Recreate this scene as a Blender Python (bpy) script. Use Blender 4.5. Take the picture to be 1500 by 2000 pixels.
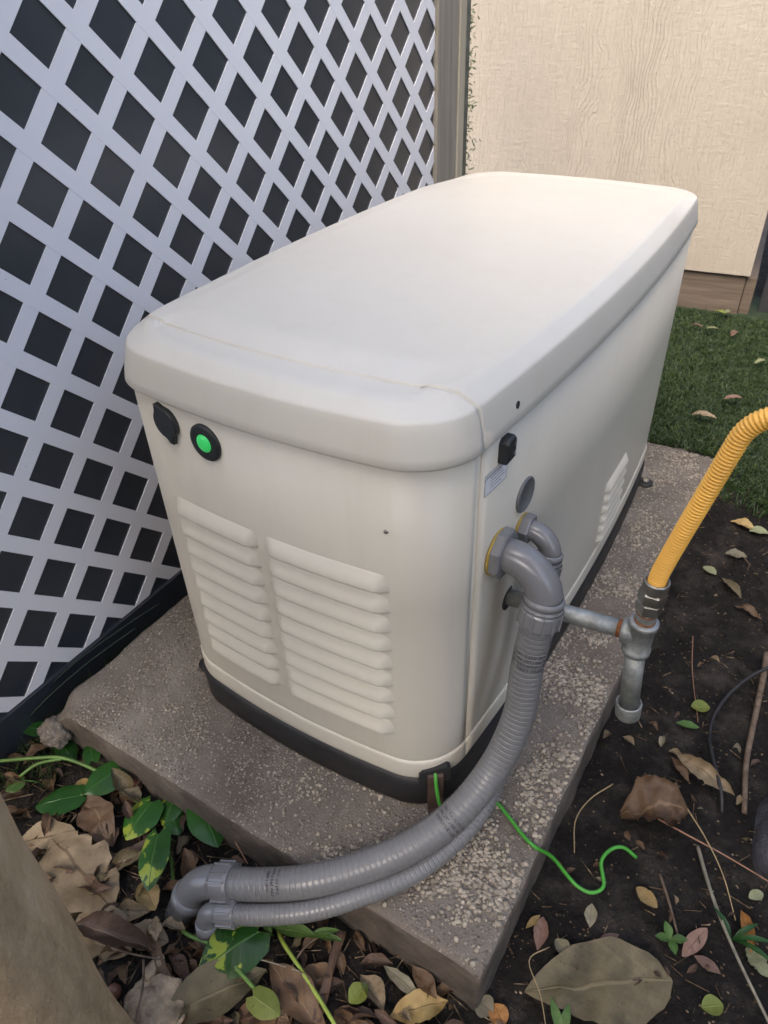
import bpy, bmesh, math, random
from mathutils import Vector, Matrix, noise
R = math.radians
random.seed(7)

# ------------------------------------------------------------------ camera, world, sun, exposure
scene = bpy.context.scene
for o in list(bpy.data.objects):
    bpy.data.objects.remove(o)
C = scene.collection
cam_d = bpy.data.cameras.new("camera")
cam = bpy.data.objects.new("camera", cam_d)
C.objects.link(cam)
cam.location = (0.3027, -0.5925, 1.1258)
cam.rotation_euler = (R(53.417), R(1.8297), R(31.8464))
cam_d.sensor_fit = 'VERTICAL'
cam_d.sensor_height = 36.0
cam_d.lens = 36.0 * 1406.674 / 2000.0
cam_d.clip_start = 0.02
cam_d.clip_end = 400.0
cam_d.dof.use_dof = True
cam_d.dof.focus_distance = 1.18
cam_d.dof.aperture_fstop = 9.0
scene.camera = cam

SUN_EL, SUN_AZ = 52.0, (0.12, -0.99)        # direction towards the sun, horizontal part
world = bpy.data.worlds.new("World")
scene.world = world
world.use_nodes = True
wn = world.node_tree.nodes
wl = world.node_tree.links
sky = wn.new("ShaderNodeTexSky")
sky.sky_type = 'NISHITA'
sky.sun_disc = False
sky.sun_elevation = R(SUN_EL)
sky.sun_rotation = math.atan2(SUN_AZ[0], SUN_AZ[1])
sky.air_density = 1.0
sky.dust_density = 5.0
sky.ozone_density = 1.0
wl.new(sky.outputs[0], wn["Background"].inputs[0])
wn["Background"].inputs[1].default_value = 0.15
sun_d = bpy.data.lights.new("sun", 'SUN')
sun_d.energy = 0.5
sun_d.angle = R(50.0)
sun_d.color = (1.0, 0.96, 0.91)
sun = bpy.data.objects.new("sun", sun_d)
C.objects.link(sun)
h = math.cos(R(SUN_EL))
n_ = math.hypot(*SUN_AZ)
sdir = Vector((SUN_AZ[0] / n_ * h, SUN_AZ[1] / n_ * h, math.sin(R(SUN_EL))))
sun.rotation_euler = sdir.to_track_quat('Z', 'Y').to_euler()
sun.location = sdir * 12
scene.view_settings.view_transform = 'Standard'
scene.view_settings.look = 'None'
scene.view_settings.gamma = 1.0
scene.view_settings.exposure = 1.58

# ------------------------------------------------------------------ helpers
def smooth(a, b, x):
    t = max(0.0, min(1.0, (x - a) / (b - a)))
    return t * t * (3 - 2 * t)

def nz(x, y, z=0.0, s=1.0):
    return noise.noise(Vector((x * s, y * s, z * s)))

def mesh(name, v, f, uvs=None):
    me = bpy.data.meshes.new(name)
    me.from_pydata([tuple(p) for p in v], [], f)
    if uvs is not None:
        lay = me.uv_layers.new(name="UVMap")
        for l in me.loops:
            lay.data[l.index].uv = uvs[l.vertex_index]
    me.update()
    return me

def add(name, me, mat=None, parent=None, smooth_=True, loc=None, rot=None):
    o = bpy.data.objects.new(name, me)
    C.objects.link(o)
    if mat is not None and me is not None and not me.materials:
        me.materials.append(mat)
    if me is not None and smooth_:
        me.shade_smooth()
    if parent is not None:
        o.parent = parent
    if loc is not None:
        o.location = loc
    if rot is not None:
        o.rotation_euler = rot
    return o

def tag(o, label, cat, group=None):
    o["label"] = label
    o["category"] = cat
    if group:
        o["group"] = group
    return o

def thing(name, label, cat, loc=(0, 0, 0), group=None):
    o = bpy.data.objects.new(name, None)
    C.objects.link(o)
    o.location = loc
    o.empty_display_size = 0.1
    return tag(o, label, cat, group)

def struct(o):
    o["kind"] = "structure"
    return o

class MB:
    """collects pieces of one mesh"""
    def __init__(s):
        s.v = []
        s.f = []
        s.uv = []
    def put(s, v, f, uv=None):
        k = len(s.v)
        s.v += [tuple(p) for p in v]
        s.f += [tuple(i + k for i in q) for q in f]
        s.uv += uv if uv else [(0, 0)] * len(v)
        return s
    def mesh(s, name, uv=False):
        return mesh(name, s.v, s.f, s.uv if uv else None)

def box(x0, x1, y0, y1, z0, z1):
    v = [(x0, y0, z0), (x1, y0, z0), (x1, y1, z0), (x0, y1, z0), (x0, y0, z1), (x1, y0, z1), (x1, y1, z1), (x0, y1, z1)]
    f = [(0, 3, 2, 1), (4, 5, 6, 7), (0, 1, 5, 4), (1, 2, 6, 5), (2, 3, 7, 6), (3, 0, 4, 7)]
    return v, f

def bevel_mesh(me, w=0.002, seg=2, ang=30):
    bm = bmesh.new()
    bm.from_mesh(me)
    ed = [e for e in bm.edges if len(e.link_faces) == 2 and e.calc_face_angle(0) > R(ang)]
    bmesh.ops.bevel(bm, geom=ed, offset=w, segments=seg, profile=0.6, affect='EDGES', clamp_overlap=True)
    bm.to_mesh(me)
    bm.free()
    return me

def crom(P, step):
    """Catmull-Rom through P, resampled at about `step`"""
    P = [Vector(p) for p in P]
    P = [P[0] * 2 - P[1]] + P + [P[-1] * 2 - P[-2]]
    out = []
    for i in range(1, len(P) - 2):
        p0, p1, p2, p3 = P[i - 1:i + 3]
        n = max(2, int((p2 - p1).length / (step * 0.25)))
        for k in range(n):
            t = k / n
            out.append(0.5 * ((2 * p1) + (p2 - p0) * t + (2 * p0 - 5 * p1 + 4 * p2 - p3) * t * t + (3 * p1 - p0 - 3 * p2 + p3) * t ** 3))
    out.append(P[-2])
    acc = [0.0]
    for a, b in zip(out, out[1:]):
        acc.append(acc[-1] + (b - a).length)
    tot = acc[-1]
    n = max(2, int(round(tot / step)))
    res = []
    j = 0
    for k in range(n + 1):
        s = tot * k / n
        while j < len(acc) - 2 and acc[j + 1] < s:
            j += 1
        d = acc[j + 1] - acc[j]
        t = 0 if d < 1e-9 else (s - acc[j]) / d
        res.append(out[j].lerp(out[j + 1], t))
    return res, tot

def frames(P):
    T = []
    for i in range(len(P)):
        a = P[max(0, i - 1)]
        b = P[min(len(P) - 1, i + 1)]
        T.append((b - a).normalized())
    up = Vector((0, 0, 1)) if abs(T[0].z) < 0.9 else Vector((1, 0, 0))
    n = (up - T[0] * up.dot(T[0])).normalized()
    out = []
    for i, t in enumerate(T):
        if i:
            ax = T[i - 1].cross(t)
            if ax.length > 1e-8:
                n = Matrix.Rotation(T[i - 1].angle(t), 3, ax.normalized()) @ n
            n = (n - t * n.dot(t)).normalized()
        out.append((t, n, t.cross(n)))
    return out

def tube(P, rad, n=20, cap=True):
    """tube along points; rad a number or list"""
    P = [Vector(p) for p in P]
    fr = frames(P)
    v = []
    f = []
    for i, p in enumerate(P):
        r = rad[i] if isinstance(rad, (list, tuple)) else rad
        _, a, b = fr[i]
        for k in range(n):
            an = 2 * math.pi * k / n
            v.append(p + (a * math.cos(an) + b * math.sin(an)) * r)
    for i in range(len(P) - 1):
        for k in range(n):
            k2 = (k + 1) % n
            f.append((i * n + k, i * n + k2, (i + 1) * n + k2, (i + 1) * n + k))
    if cap:
        f.append(tuple(reversed(range(n))))
        f.append(tuple(range((len(P) - 1) * n, len(P) * n)))
    return v, f

def lathe(o, d, prof, n=24, twist=0.0):
    """profile [(t, r)] along axis d from o, closed"""
    o = Vector(o)
    d = Vector(d).normalized()
    up = Vector((0, 0, 1)) if abs(d.z) < 0.9 else Vector((1, 0, 0))
    a = (up - d * up.dot(d)).normalized()
    b = d.cross(a)
    v = []
    f = []
    for t, r in prof:
        for k in range(n):
            an = 2 * math.pi * k / n + twist
            v.append(o + d * t + (a * math.cos(an) + b * math.sin(an)) * r)
    m = len(prof)
    for i in range(m - 1):
        for k in range(n):
            k2 = (k + 1) % n
            f.append((i * n + k, i * n + k2, (i + 1) * n + k2, (i + 1) * n + k))
    f.append(tuple(reversed(range(n))))
    f.append(tuple(range((m - 1) * n, m * n)))
    return v, f

def ico(c, r, jit=0.25, sub=1, sq=(1, 1, 1), rng=random):
    bm = bmesh.new()
    bmesh.ops.create_icosphere(bm, subdivisions=sub, radius=1.0)
    v = [Vector(c) + Vector((p.co.x * sq[0], p.co.y * sq[1], p.co.z * sq[2])) * r * (1 + rng.uniform(-jit, jit)) for p in bm.verts]
    f = [tuple(q.index for q in fa.verts) for fa in bm.faces]
    bm.free()
    return v, f

# ------------------------------------------------------------------ materials
class NT:
    def __init__(s, name):
        s.m = bpy.data.materials.new(name)
        s.m.use_nodes = True
        s.n = s.m.node_tree.nodes
        s.l = s.m.node_tree.links
        s.b = s.n["Principled BSDF"]
        s.tc = s.n.new("ShaderNodeTexCoord")
    def val(s, sock, v):
        if hasattr(v, "is_linked") or isinstance(v, bpy.types.NodeSocket):
            s.l.new(v, sock)
        else:
            sock.default_value = v
    def map(s, scale=(1, 1, 1), src="Object", rot=(0, 0, 0)):
        m = s.n.new("ShaderNodeMapping")
        m.inputs["Scale"].default_value = scale
        m.inputs["Rotation"].default_value = rot
        s.l.new(s.tc.outputs[src], m.inputs[0])
        return m.outputs[0]
    def noise(s, vec, scale=5, detail=4, rough=0.55, dist=0.0):
        t = s.n.new("ShaderNodeTexNoise")
        t.inputs["Scale"].default_value = scale
        t.inputs["Detail"].default_value = detail
        t.inputs["Roughness"].default_value = rough
        t.inputs["Distortion"].default_value = dist
        s.l.new(vec, t.inputs["Vector"])
        return t.outputs[0]
    def vor(s, vec, scale=20, feat='F1', out=0):
        t = s.n.new("ShaderNodeTexVoronoi")
        t.feature = feat
        t.inputs["Scale"].default_value = scale
        s.l.new(vec, t.inputs["Vector"])
        return t.outputs[out]
    def ramp(s, fac, stops, interp='LINEAR'):
        r = s.n.new("ShaderNodeValToRGB")
        e = r.color_ramp.elements
        r.color_ramp.interpolation = interp
        while len(e) < len(stops):
            e.new(0.5)
        for k, (p, c) in enumerate(stops):
            e[k].position = p
            e[k].color = (c[0], c[1], c[2], 1) if isinstance(c, (tuple, list)) else (c, c, c, 1)
        s.l.new(fac, r.inputs[0])
        return r.outputs[0]
    def mix(s, fac, a, b, mode='MIX'):
        m = s.n.new("ShaderNodeMix")
        m.data_type = 'RGBA'
        m.blend_type = mode
        s.val(m.inputs[0], fac)
        for sock, v in ((m.inputs[6], a), (m.inputs[7], b)):
            if isinstance(v, (tuple, list)):
                sock.default_value = (v[0], v[1], v[2], 1)
            else:
                s.l.new(v, sock)
        return m.outputs[2]
    def math(s, op, a, b=0.0, c=None):
        m = s.n.new("ShaderNodeMath")
        m.operation = op
        s.val(m.inputs[0], a)
        s.val(m.inputs[1], b)
        if c is not None:
            s.val(m.inputs[2], c)
        return m.outputs[0]
    def bump(s, h, dist=0.002, strength=1.0, prev=None):
        b = s.n.new("ShaderNodeBump")
        b.inputs["Distance"].default_value = dist
        b.inputs["Strength"].default_value = strength
        s.l.new(h, b.inputs["Height"])
        if prev is not None:
            s.l.new(prev, b.inputs["Normal"])
        s.l.new(b.outputs[0], s.b.inputs["Normal"])
        return b.outputs[0]
    def out(s, col=None, rough=0.6, metal=0.0, spec=0.5):
        if col is not None:
            if isinstance(col, (tuple, list)):
                s.b.inputs["Base Color"].default_value = (col[0], col[1], col[2], 1)
            else:
                s.l.new(col, s.b.inputs["Base Color"])
        s.val(s.b.inputs["Roughness"], rough)
        s.b.inputs["Metallic"].default_value = metal
        s.b.inputs["Specular IOR Level"].default_value = spec
        return s.m

def m_plain(name, col, rough=0.6, metal=0.0, var=0.12, scale=8.0, bump=0.0, bscale=120, spec=0.5, grime=None, gscale=14):
    t = NT(name)
    v = t.map()
    nA = t.noise(v, scale, 5)
    dark = tuple(c * (1 - var) for c in col)
    lite = tuple(min(1, c * (1 + var)) for c in col)
    c = t.ramp(nA, [(0.3, dark), (0.7, lite)])
    if grime:
        g = t.ramp(t.noise(v, gscale, 8, 0.7), [(0.52, 0.0), (0.72, 1.0)])
        c = t.mix(t.math('MULTIPLY', g, grime[1]), c, grime[0])
    if bump:
        t.bump(t.noise(v, bscale, 3), bump)
    rr = t.math('MULTIPLY_ADD', t.noise(v, scale * 3, 3), 0.15, rough - 0.07)
    return t.out(c, rr, metal, spec)

def m_paint(name, c0, c1, streaky):
    """textured powder coat in bisque beige with weather stains"""
    t = NT(name)
    v = t.map()
    base = t.ramp(t.noise(v, 3.0, 4), [(0.3, c0), (0.7, c1)])
    streak = t.ramp(t.noise(t.map((22, 22, 1.2)), 1.0, 6, 0.65), [(0.50, 0.0), (0.80, 1.0)])
    c = t.mix(t.math('MULTIPLY', streak, streaky), base, (0.42, 0.34, 0.24))
    dots = t.ramp(t.vor(v, 120), [(0.05, 1.0), (0.085, 0.0)])
    where = t.ramp(t.noise(v, 5.0, 2), [(0.54, 0.0), (0.64, 1.0)])
    c = t.mix(t.math('MULTIPLY', t.math('MULTIPLY', dots, where), 0.55), c, (0.18, 0.13, 0.09))
    b = t.bump(t.noise(v, 900, 2), 0.0004, 0.35)
    return t.out(c, 0.37, 0.0, 0.5)

def m_siding():
    """painted hardboard siding embossed with rough cedar grain"""
    t = NT("embossed_siding_paint")
    v = t.map((1, 1, 1))
    # warp the grain sideways so that ridges wander and part round knots
    warp = t.noise(t.map((1.6, 1.6, 0.9)), 2.2, 3, 0.5)
    sx = t.n.new("ShaderNodeSeparateXYZ")
    t.l.new(t.tc.outputs["Object"], sx.inputs[0])
    xx = t.math('ADD', sx.outputs[0], t.math('MULTIPLY', warp, 0.26))
    ln = t.math('ABSOLUTE', t.math('SUBTRACT', t.math('FRACT', t.math('MULTIPLY', xx, 62.0)), 0.5))
    ring = t.math('SUBTRACT', t.ramp(ln, [(0.02, 0.0), (0.14, 1.0), (0.30, 0.75), (0.5, 0.55)]), 0.66)
    ln2 = t.math('ABSOLUTE', t.math('SUBTRACT', t.math('FRACT', t.math('MULTIPLY', xx, 140.0)), 0.5))
    ring2 = t.math('SUBTRACT', t.ramp(ln2, [(0.05, 0.0), (0.25, 1.0)]), 0.70)
    msk = t.ramp(t.noise(t.map((5, 5, 0.8)), 1.0, 4), [(0.40, 0.0), (0.60, 1.0)])
    msk2 = t.ramp(t.noise(t.map((7, 7, 1.4)), 1.3, 3), [(0.46, 0.0), (0.62, 1.0)])
    g1 = t.noise(t.map((58, 58, 5.5)), 1.4, 5, 0.65, 0.8)
    rip = t.noise(t.map((16, 16, 62)), 1.3, 2, 0.5, 0.6)
    hgt = t.math('ADD', t.math('MULTIPLY', t.math('MULTIPLY', ring, msk), 0.36), t.math('MULTIPLY', t.math('MULTIPLY', ring2, msk2), 0.08))
    hgt = t.math('ADD', hgt, t.math('ADD', t.math('MULTIPLY', g1, 1.1), t.math('MULTIPLY', rip, 0.42)))
    t.bump(hgt, 0.0046, 1.0)
    c = t.ramp(t.noise(v, 2.2, 5), [(0.3, (0.44, 0.385, 0.31)), (0.7, (0.475, 0.42, 0.345))])
    nail = t.ramp(t.vor(t.map((2.4, 2.4, 2.4)), 1.0), [(0.008, 1.0), (0.016, 0.0)])
    c = t.mix(t.math('MULTIPLY', nail, 0.8), c, (0.08, 0.06, 0.05))
    return t.out(c, 0.55, 0, 0.35)

def m_concrete():
    t = NT("exposed_aggregate_concrete")
    v = t.map()
    big = t.noise(v, 4.0, 6, 0.6)
    base = t.ramp(big, [(0.30, (0.10, 0.084, 0.069)), (0.5, (0.175, 0.152, 0.128)), (0.70, (0.29, 0.262, 0.228))])
    vc = t.vor(v, 190, 'F1', 1)
    vd = t.vor(v, 190, 'F1', 0)
    sep = t.n.new("ShaderNodeSeparateColor")
    t.l.new(vc, sep.inputs[0])
    stone = t.ramp(sep.outputs[0], [(0.0, (0.10, 0.075, 0.058)), (0.35, (0.22, 0.185, 0.145)), (0.7, (0.36, 0.315, 0.26)), (1.0, (0.50, 0.46, 0.39))])
    inside = t.ramp(vd, [(0.30, 1.0), (0.52, 0.0)])
    patch = t.ramp(t.noise(v, 7.0, 4), [(0.40, 0.15), (0.60, 0.8)])
    c = t.mix(t.math('MULTIPLY', inside, patch), base, stone)
    stain = t.ramp(t.noise(v, 2.1, 5, 0.6), [(0.48, 0.0), (0.68, 1.0)])
    c = t.mix(t.math('MULTIPLY', stain, 0.5), c, (0.085, 0.062, 0.05))
    pits = t.ramp(t.vor(v, 34), [(0.05, 1.0), (0.10, 0.0)])
    c = t.mix(t.math('MULTIPLY', pits, 0.7), c, (0.05, 0.04, 0.032))
    hh = t.math('ADD', t.math('MULTIPLY', inside, patch), t.math('MULTIPLY', t.noise(v, 320, 3), 0.5))
    t.bump(hh, 0.0022, 0.9)
    return t.out(c, 0.9, 0, 0.25)

def m_soil():
    t = NT("damp_dark_soil")
    v = t.map()
    c = t.ramp(t.noise(v, 11, 8, 0.7), [(0.32, (0.007, 0.0055, 0.0047)), (0.50, (0.020, 0.0165, 0.014)), (0.70, (0.075, 0.063, 0.054))])
    spk = t.ramp(t.vor(v, 130), [(0.10, 1.0), (0.17, 0.0)])
    sel = t.ramp(t.noise(v, 40, 2), [(0.56, 0.0), (0.62, 1.0)])
    c = t.mix(t.math('MULTIPLY', t.math('MULTIPLY', spk, sel), 0.75), c, (0.24, 0.19, 0.14))
    t.bump(t.math('ADD', t.noise(v, 60, 8, 0.75), t.math('MULTIPLY', t.vor(v, 90), 0.4)), 0.018, 1.0)
    return t.out(c, 0.88, 0, 0.3)

def m_leaf(name, a, b, vein, rough=0.55, spots=0.3, trans=0.0, var=None, scale=28):
    """leaf: mottled colour, midrib and side veins from the leaf's own UVs"""
    t = NT(name)
    v = t.map()
    info = t.n.new("ShaderNodeObjectInfo")
    c = t.ramp(t.noise(v, scale, 6, 0.6), [(0.32, a), (0.68, b)])
    hsv = t.n.new("ShaderNodeHueSaturation")
    t.l.new(c, hsv.inputs["Color"])
    t.l.new(t.math('MULTIPLY_ADD', info.outputs["Random"], 0.5, 0.75), hsv.inputs["Value"])
    c = hsv.outputs[0]
    blot = t.ramp(t.noise(v, 11, 5, 0.65), [(0.50, 0.0), (0.66, 1.0)])
    c = t.mix(t.math('MULTIPLY', blot, 0.0 if var or rough < 0.35 else 0.6), c, tuple(x * 0.5 for x in a))
    if var:
        f = t.ramp(t.noise(t.map((1, 1, 1)), 26, 4, 0.55, 0.8), [(0.53, 0.0), (0.57, 1.0)])
        c = t.mix(f, c, var)
    if spots:
        sp = t.ramp(t.noise(v, 70, 4, 0.6), [(0.62, 0.0), (0.70, 1.0)])
        c = t.mix(t.math('MULTIPLY', sp, spots), c, tuple(x * 0.25 for x in a))
    sx = t.n.new("ShaderNodeSeparateXYZ")
    t.l.new(t.tc.outputs["UV"], sx.inputs[0])
    av = t.math('ABSOLUTE', t.math('SUBTRACT', sx.outputs[1], 0.5))
    mid = t.ramp(av, [(0.012, 1.0), (0.035, 0.0)])
    ph = t.math('FRACT', t.math('MULTIPLY_ADD', sx.outputs[0], 9.0, t.math('MULTIPLY', av, -5.0)))
    side = t.ramp(t.math('ABSOLUTE', t.math('SUBTRACT', ph, 0.5)), [(0.02, 1.0), (0.10, 0.0)])
    vf = t.math('MAXIMUM', t.math('MULTIPLY', mid, 0.8), t.math('MULTIPLY', side, 0.13))
    c = t.mix(vf, c, vein)
    hgt = t.math('ADD', vf, t.math('MULTIPLY', t.noise(v, 60, 4), 0.6))
    t.bump(hgt, 0.0012, 0.7)
    return t.out(c, rough, 0, 0.35)

M = {}
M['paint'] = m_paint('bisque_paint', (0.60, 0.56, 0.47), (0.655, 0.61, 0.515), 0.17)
M['lidpaint'] = m_paint('brightened_lid_paint', (0.655, 0.615, 0.53), (0.69, 0.65, 0.565), 0.10)  # cabinet paint lightened on the lid to stand in for stronger light there
M['black'] = m_plain("black_base_plastic", (0.018, 0.018, 0.020), 0.55, var=0.25, scale=20, grime=((0.06, 0.05, 0.042), 0.5))
M['blackcap'] = m_plain("black_moulded_plastic", (0.022, 0.024, 0.026), 0.45, var=0.1, scale=30)
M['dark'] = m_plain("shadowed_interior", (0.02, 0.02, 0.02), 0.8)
M['siding'] = m_siding()
M['concrete'] = m_concrete()
M['padside'] = m_plain('dark_side_concrete', (0.085, 0.068, 0.054), 0.92, var=0.5, scale=16, bump=0.004, bscale=90, grime=((0.16, 0.14, 0.12), 0.5), gscale=24)
M['pebble'] = m_plain("tan_pebble", (0.33, 0.285, 0.225), 0.8, var=0.55, scale=95, bump=0.001, bscale=500)
M['soil'] = m_soil()
t = NT("white_vinyl")
v = t.map()
c = t.ramp(t.noise(v, 3, 4), [(0.3, (0.82, 0.82, 0.855)), (0.7, (0.85, 0.85, 0.88))])
fl = t.ramp(t.vor(t.map((1, 1, 2.2)), 55), [(0.05, 1.0), (0.09, 0.0)])
wh = t.ramp(t.noise(v, 9, 3), [(0.55, 0.0), (0.62, 1.0)])
c = t.mix(t.math('MULTIPLY', t.math('MULTIPLY', fl, wh), 0.7), c, (0.16, 0.13, 0.11))
M['vinyl'] = t.out(c, 0.38, 0, 0.45)
M['sheet'] = m_plain("charcoal_backing_sheet", (0.030, 0.036, 0.046), 0.34, var=0.08, scale=4, grime=((0.08, 0.08, 0.08), 0.12), gscale=60, spec=0.8)
M['conduit'] = m_plain("grey_pvc_jacket", (0.168, 0.168, 0.170), 0.30, var=0.06, scale=12, grime=((0.11, 0.10, 0.09), 0.35))
M['elbow'] = m_plain("grey_pvc_fitting", (0.185, 0.185, 0.19), 0.19, var=0.04, scale=16, grime=((0.12, 0.11, 0.10), 0.25), spec=0.55)
M['yellow'] = m_plain("yellow_gas_hose", (0.95, 0.50, 0.085), 0.36, var=0.10, scale=18, grime=((0.40, 0.20, 0.03), 0.4))
M['gasket'] = m_plain("yellow_gasket", (0.36, 0.25, 0.05), 0.5)
M['ink'] = m_plain("black_ink", (0.02, 0.02, 0.022), 0.6)
M['label'] = m_plain("white_label", (0.84, 0.84, 0.86), 0.45, var=0.03)
M['whitemark'] = m_plain("white_mark", (0.7, 0.7, 0.7), 0.5)
M['plug'] = m_plain("grey_rubber_plug", (0.135, 0.138, 0.140), 0.5, var=0.22, scale=22, grime=((0.07, 0.07, 0.07), 0.5), gscale=30)
M['greenwire'] = m_plain("green_wire_insulation", (0.06, 0.30, 0.035), 0.42, var=0.1)
M['strap'] = m_plain("rusty_brown_strap", (0.075, 0.045, 0.036), 0.7, var=0.3, scale=40, grime=((0.18, 0.08, 0.03), 0.5))
M['bark'] = None
t = NT("galvanised_steel")
v = t.map()
c = t.ramp(t.noise(v, 60, 6, 0.7), [(0.3, (0.20, 0.21, 0.20)), (0.7, (0.42, 0.43, 0.41))])
c = t.mix(t.math('MULTIPLY', t.ramp(t.noise(v, 22, 6, 0.7), [(0.55, 0.0), (0.75, 1.0)]), 0.55), c, (0.17, 0.15, 0.09))
t.bump(t.noise(v, 260, 4), 0.0008, 0.6)
M['galv'] = t.out(c, 0.48, 0.55, 0.5)
t = NT("dull_zinc_nut")
v = t.map()
c = t.ramp(t.noise(v, 40, 5), [(0.3, (0.24, 0.23, 0.20)), (0.7, (0.42, 0.40, 0.35))])
t.bump(t.noise(v, 300, 3), 0.0005, 0.5)
M['zinc'] = t.out(c, 0.32, 0.85)
M['rust'] = m_plain("rusty_thread", (0.24, 0.085, 0.028), 0.75, var=0.4, scale=90)
t = NT("weathered_post_timber")
v = t.map((40, 40, 2.2))
c = t.ramp(t.noise(v, 1.5, 7, 0.65), [(0.3, (0.21, 0.19, 0.155)), (0.7, (0.33, 0.30, 0.25))])
t.bump(t.noise(v, 2.0, 6), 0.002, 0.5)
M['timber'] = t.out(c, 0.8, 0, 0.25)
t = NT("pale_trim_timber")
v = t.map((40, 40, 2.2))
c = t.ramp(t.noise(v, 1.5, 6), [(0.3, (0.36, 0.325, 0.25)), (0.7, (0.44, 0.40, 0.315))])
M['trim'] = t.out(c, 0.7, 0, 0.3)
t = NT("brown_stained_board")
v = t.map((2.0, 2.0, 42))
c = t.ramp(t.noise(v, 1.4, 8, 0.7, 0.6), [(0.3, (0.10, 0.075, 0.056)), (0.7, (0.19, 0.15, 0.115))])
scr = t.ramp(t.noise(t.map((5, 5, 120)), 1.0, 3), [(0.66, 0.0), (0.72, 1.0)])
c = t.mix(t.math('MULTIPLY', scr, 0.35), c, (0.34, 0.25, 0.18))
t.bump(t.noise(v, 2.0, 6), 0.002, 0.5)
M['board'] = t.out(c, 0.7, 0, 0.3)
M['charcoal'] = m_plain("charcoal_panel", (0.035, 0.036, 0.040), 0.6, var=0.3, scale=9)
t = NT("smooth_tan_bark")
v = t.map((1, 1, 0.45))
c = t.ramp(t.noise(v, 16, 8, 0.68), [(0.28, (0.42, 0.285, 0.155)), (0.5, (0.64, 0.46, 0.27)), (0.74, (0.77, 0.59, 0.375))])
dk = t.ramp(t.noise(t.map((1, 1, 0.7)), 7, 5, 0.6), [(0.52, 0.0), (0.7, 1.0)])
c = t.mix(t.math('MULTIPLY', dk, 0.45), c, (0.22, 0.135, 0.08))
t.bump(t.noise(v, 45, 8, 0.7), 0.012, 1.0)
M['bark'] = t.out(c, 0.85, 0, 0.25)
t = NT("twig_bark")
v = t.map((60, 60, 60))
c = t.ramp(t.noise(v, 1.0, 5), [(0.3, (0.085, 0.058, 0.040)), (0.7, (0.20, 0.15, 0.11))])
M['twig'] = t.out(c, 0.85, 0, 0.25)
M['straw'] = m_plain("dry_straw", (0.34, 0.25, 0.13), 0.65, var=0.3, scale=60)
M['redstem'] = m_plain("dry_russet_stem", (0.26, 0.14, 0.085), 0.65, var=0.3, scale=60)
M['greystem'] = m_plain("dry_grey_stem", (0.22, 0.20, 0.15), 0.7, var=0.3, scale=60)
M['stone'] = m_plain("limestone", (0.36, 0.27, 0.175), 0.9, var=0.5, scale=38, bump=0.006, bscale=60)
M['darkstone'] = m_plain("dark_grey_stone", (0.055, 0.054, 0.062), 0.7, var=0.4, scale=26, bump=0.004, bscale=120)
M['nut'] = m_plain("brown_nut", (0.16, 0.075, 0.045), 0.45, var=0.3, scale=40)
t = NT("green_indicator_lens")
t.b.inputs["Emission Color"].default_value = (0.05, 0.9, 0.18, 1)
t.b.inputs["Emission Strength"].default_value = 0.10
M['lens'] = t.out((0.05, 0.46, 0.13), 0.10, 0, 0.6)
t = NT("turf_blade")
v = t.map()
c = t.ramp(t.noise(v, 26, 4), [(0.25, (0.017, 0.033, 0.010)), (0.55, (0.036, 0.064, 0.018)), (0.8, (0.085, 0.11, 0.036))])
M['turf'] = t.out(c, 0.5, 0, 0.35)
M['turfbase'] = m_plain("turf_backing", (0.018, 0.032, 0.012), 0.9, var=0.4, scale=40)
M['canopy'] = m_plain("canopy_leaf", (0.045, 0.085, 0.025), 0.5, var=0.5, scale=6)
M['net'] = m_plain("green_netting", (0.012, 0.026, 0.016), 0.6)
LEAF = {
    'olive': m_leaf("dry_leaf_olive_tan", (0.085, 0.070, 0.038), (0.145, 0.118, 0.066), (0.20, 0.16, 0.092), spots=0.55),
    'tan': m_leaf("dry_leaf_tan", (0.15, 0.112, 0.066), (0.26, 0.20, 0.125), (0.10, 0.066, 0.036), spots=0.55),
    'brown': m_leaf("dry_leaf_brown", (0.075, 0.042, 0.023), (0.155, 0.095, 0.053), (0.19, 0.125, 0.075)),
    'dark': m_leaf("dry_leaf_dark_brown", (0.050, 0.030, 0.021), (0.115, 0.072, 0.05), (0.16, 0.105, 0.07)),
    'pink': m_leaf("dry_leaf_pinkish", (0.15, 0.085, 0.062), (0.235, 0.15, 0.112), (0.12, 0.07, 0.05)),
    'ochre': m_leaf("dry_leaf_ochre", (0.26, 0.165, 0.055), (0.36, 0.265, 0.11), (0.2, 0.13, 0.06)),
    'orange': m_leaf("dry_leaf_orange", (0.30, 0.125, 0.03), (0.40, 0.20, 0.06), (0.2, 0.09, 0.03)),
    'grey': m_leaf("dry_leaf_grey_green", (0.16, 0.145, 0.095), (0.24, 0.21, 0.14), (0.12, 0.10, 0.07)),
    'green': m_leaf("fresh_leaf_green", (0.035, 0.085, 0.016), (0.075, 0.14, 0.03), (0.11, 0.17, 0.05), rough=0.4, spots=0.1),
    'lime': m_leaf("fallen_leaf_lime", (0.13, 0.17, 0.026), (0.21, 0.24, 0.05), (0.2, 0.23, 0.07), rough=0.45, spots=0.15),
    'pale': m_leaf("fallen_leaf_pale_green", (0.17, 0.185, 0.095), (0.25, 0.26, 0.15), (0.23, 0.24, 0.14), spots=0.2),
    'pothos': m_leaf("vine_leaf_dark_green", (0.010, 0.045, 0.008), (0.022, 0.080, 0.014), (0.035, 0.105, 0.022), rough=0.28, spots=0.0, scale=14),
    'varieg': m_leaf("vine_leaf_variegated", (0.012, 0.050, 0.009), (0.026, 0.090, 0.016), (0.05, 0.13, 0.03), rough=0.28, spots=0.0, var=(0.22, 0.28, 0.035), scale=14),
}

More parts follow.
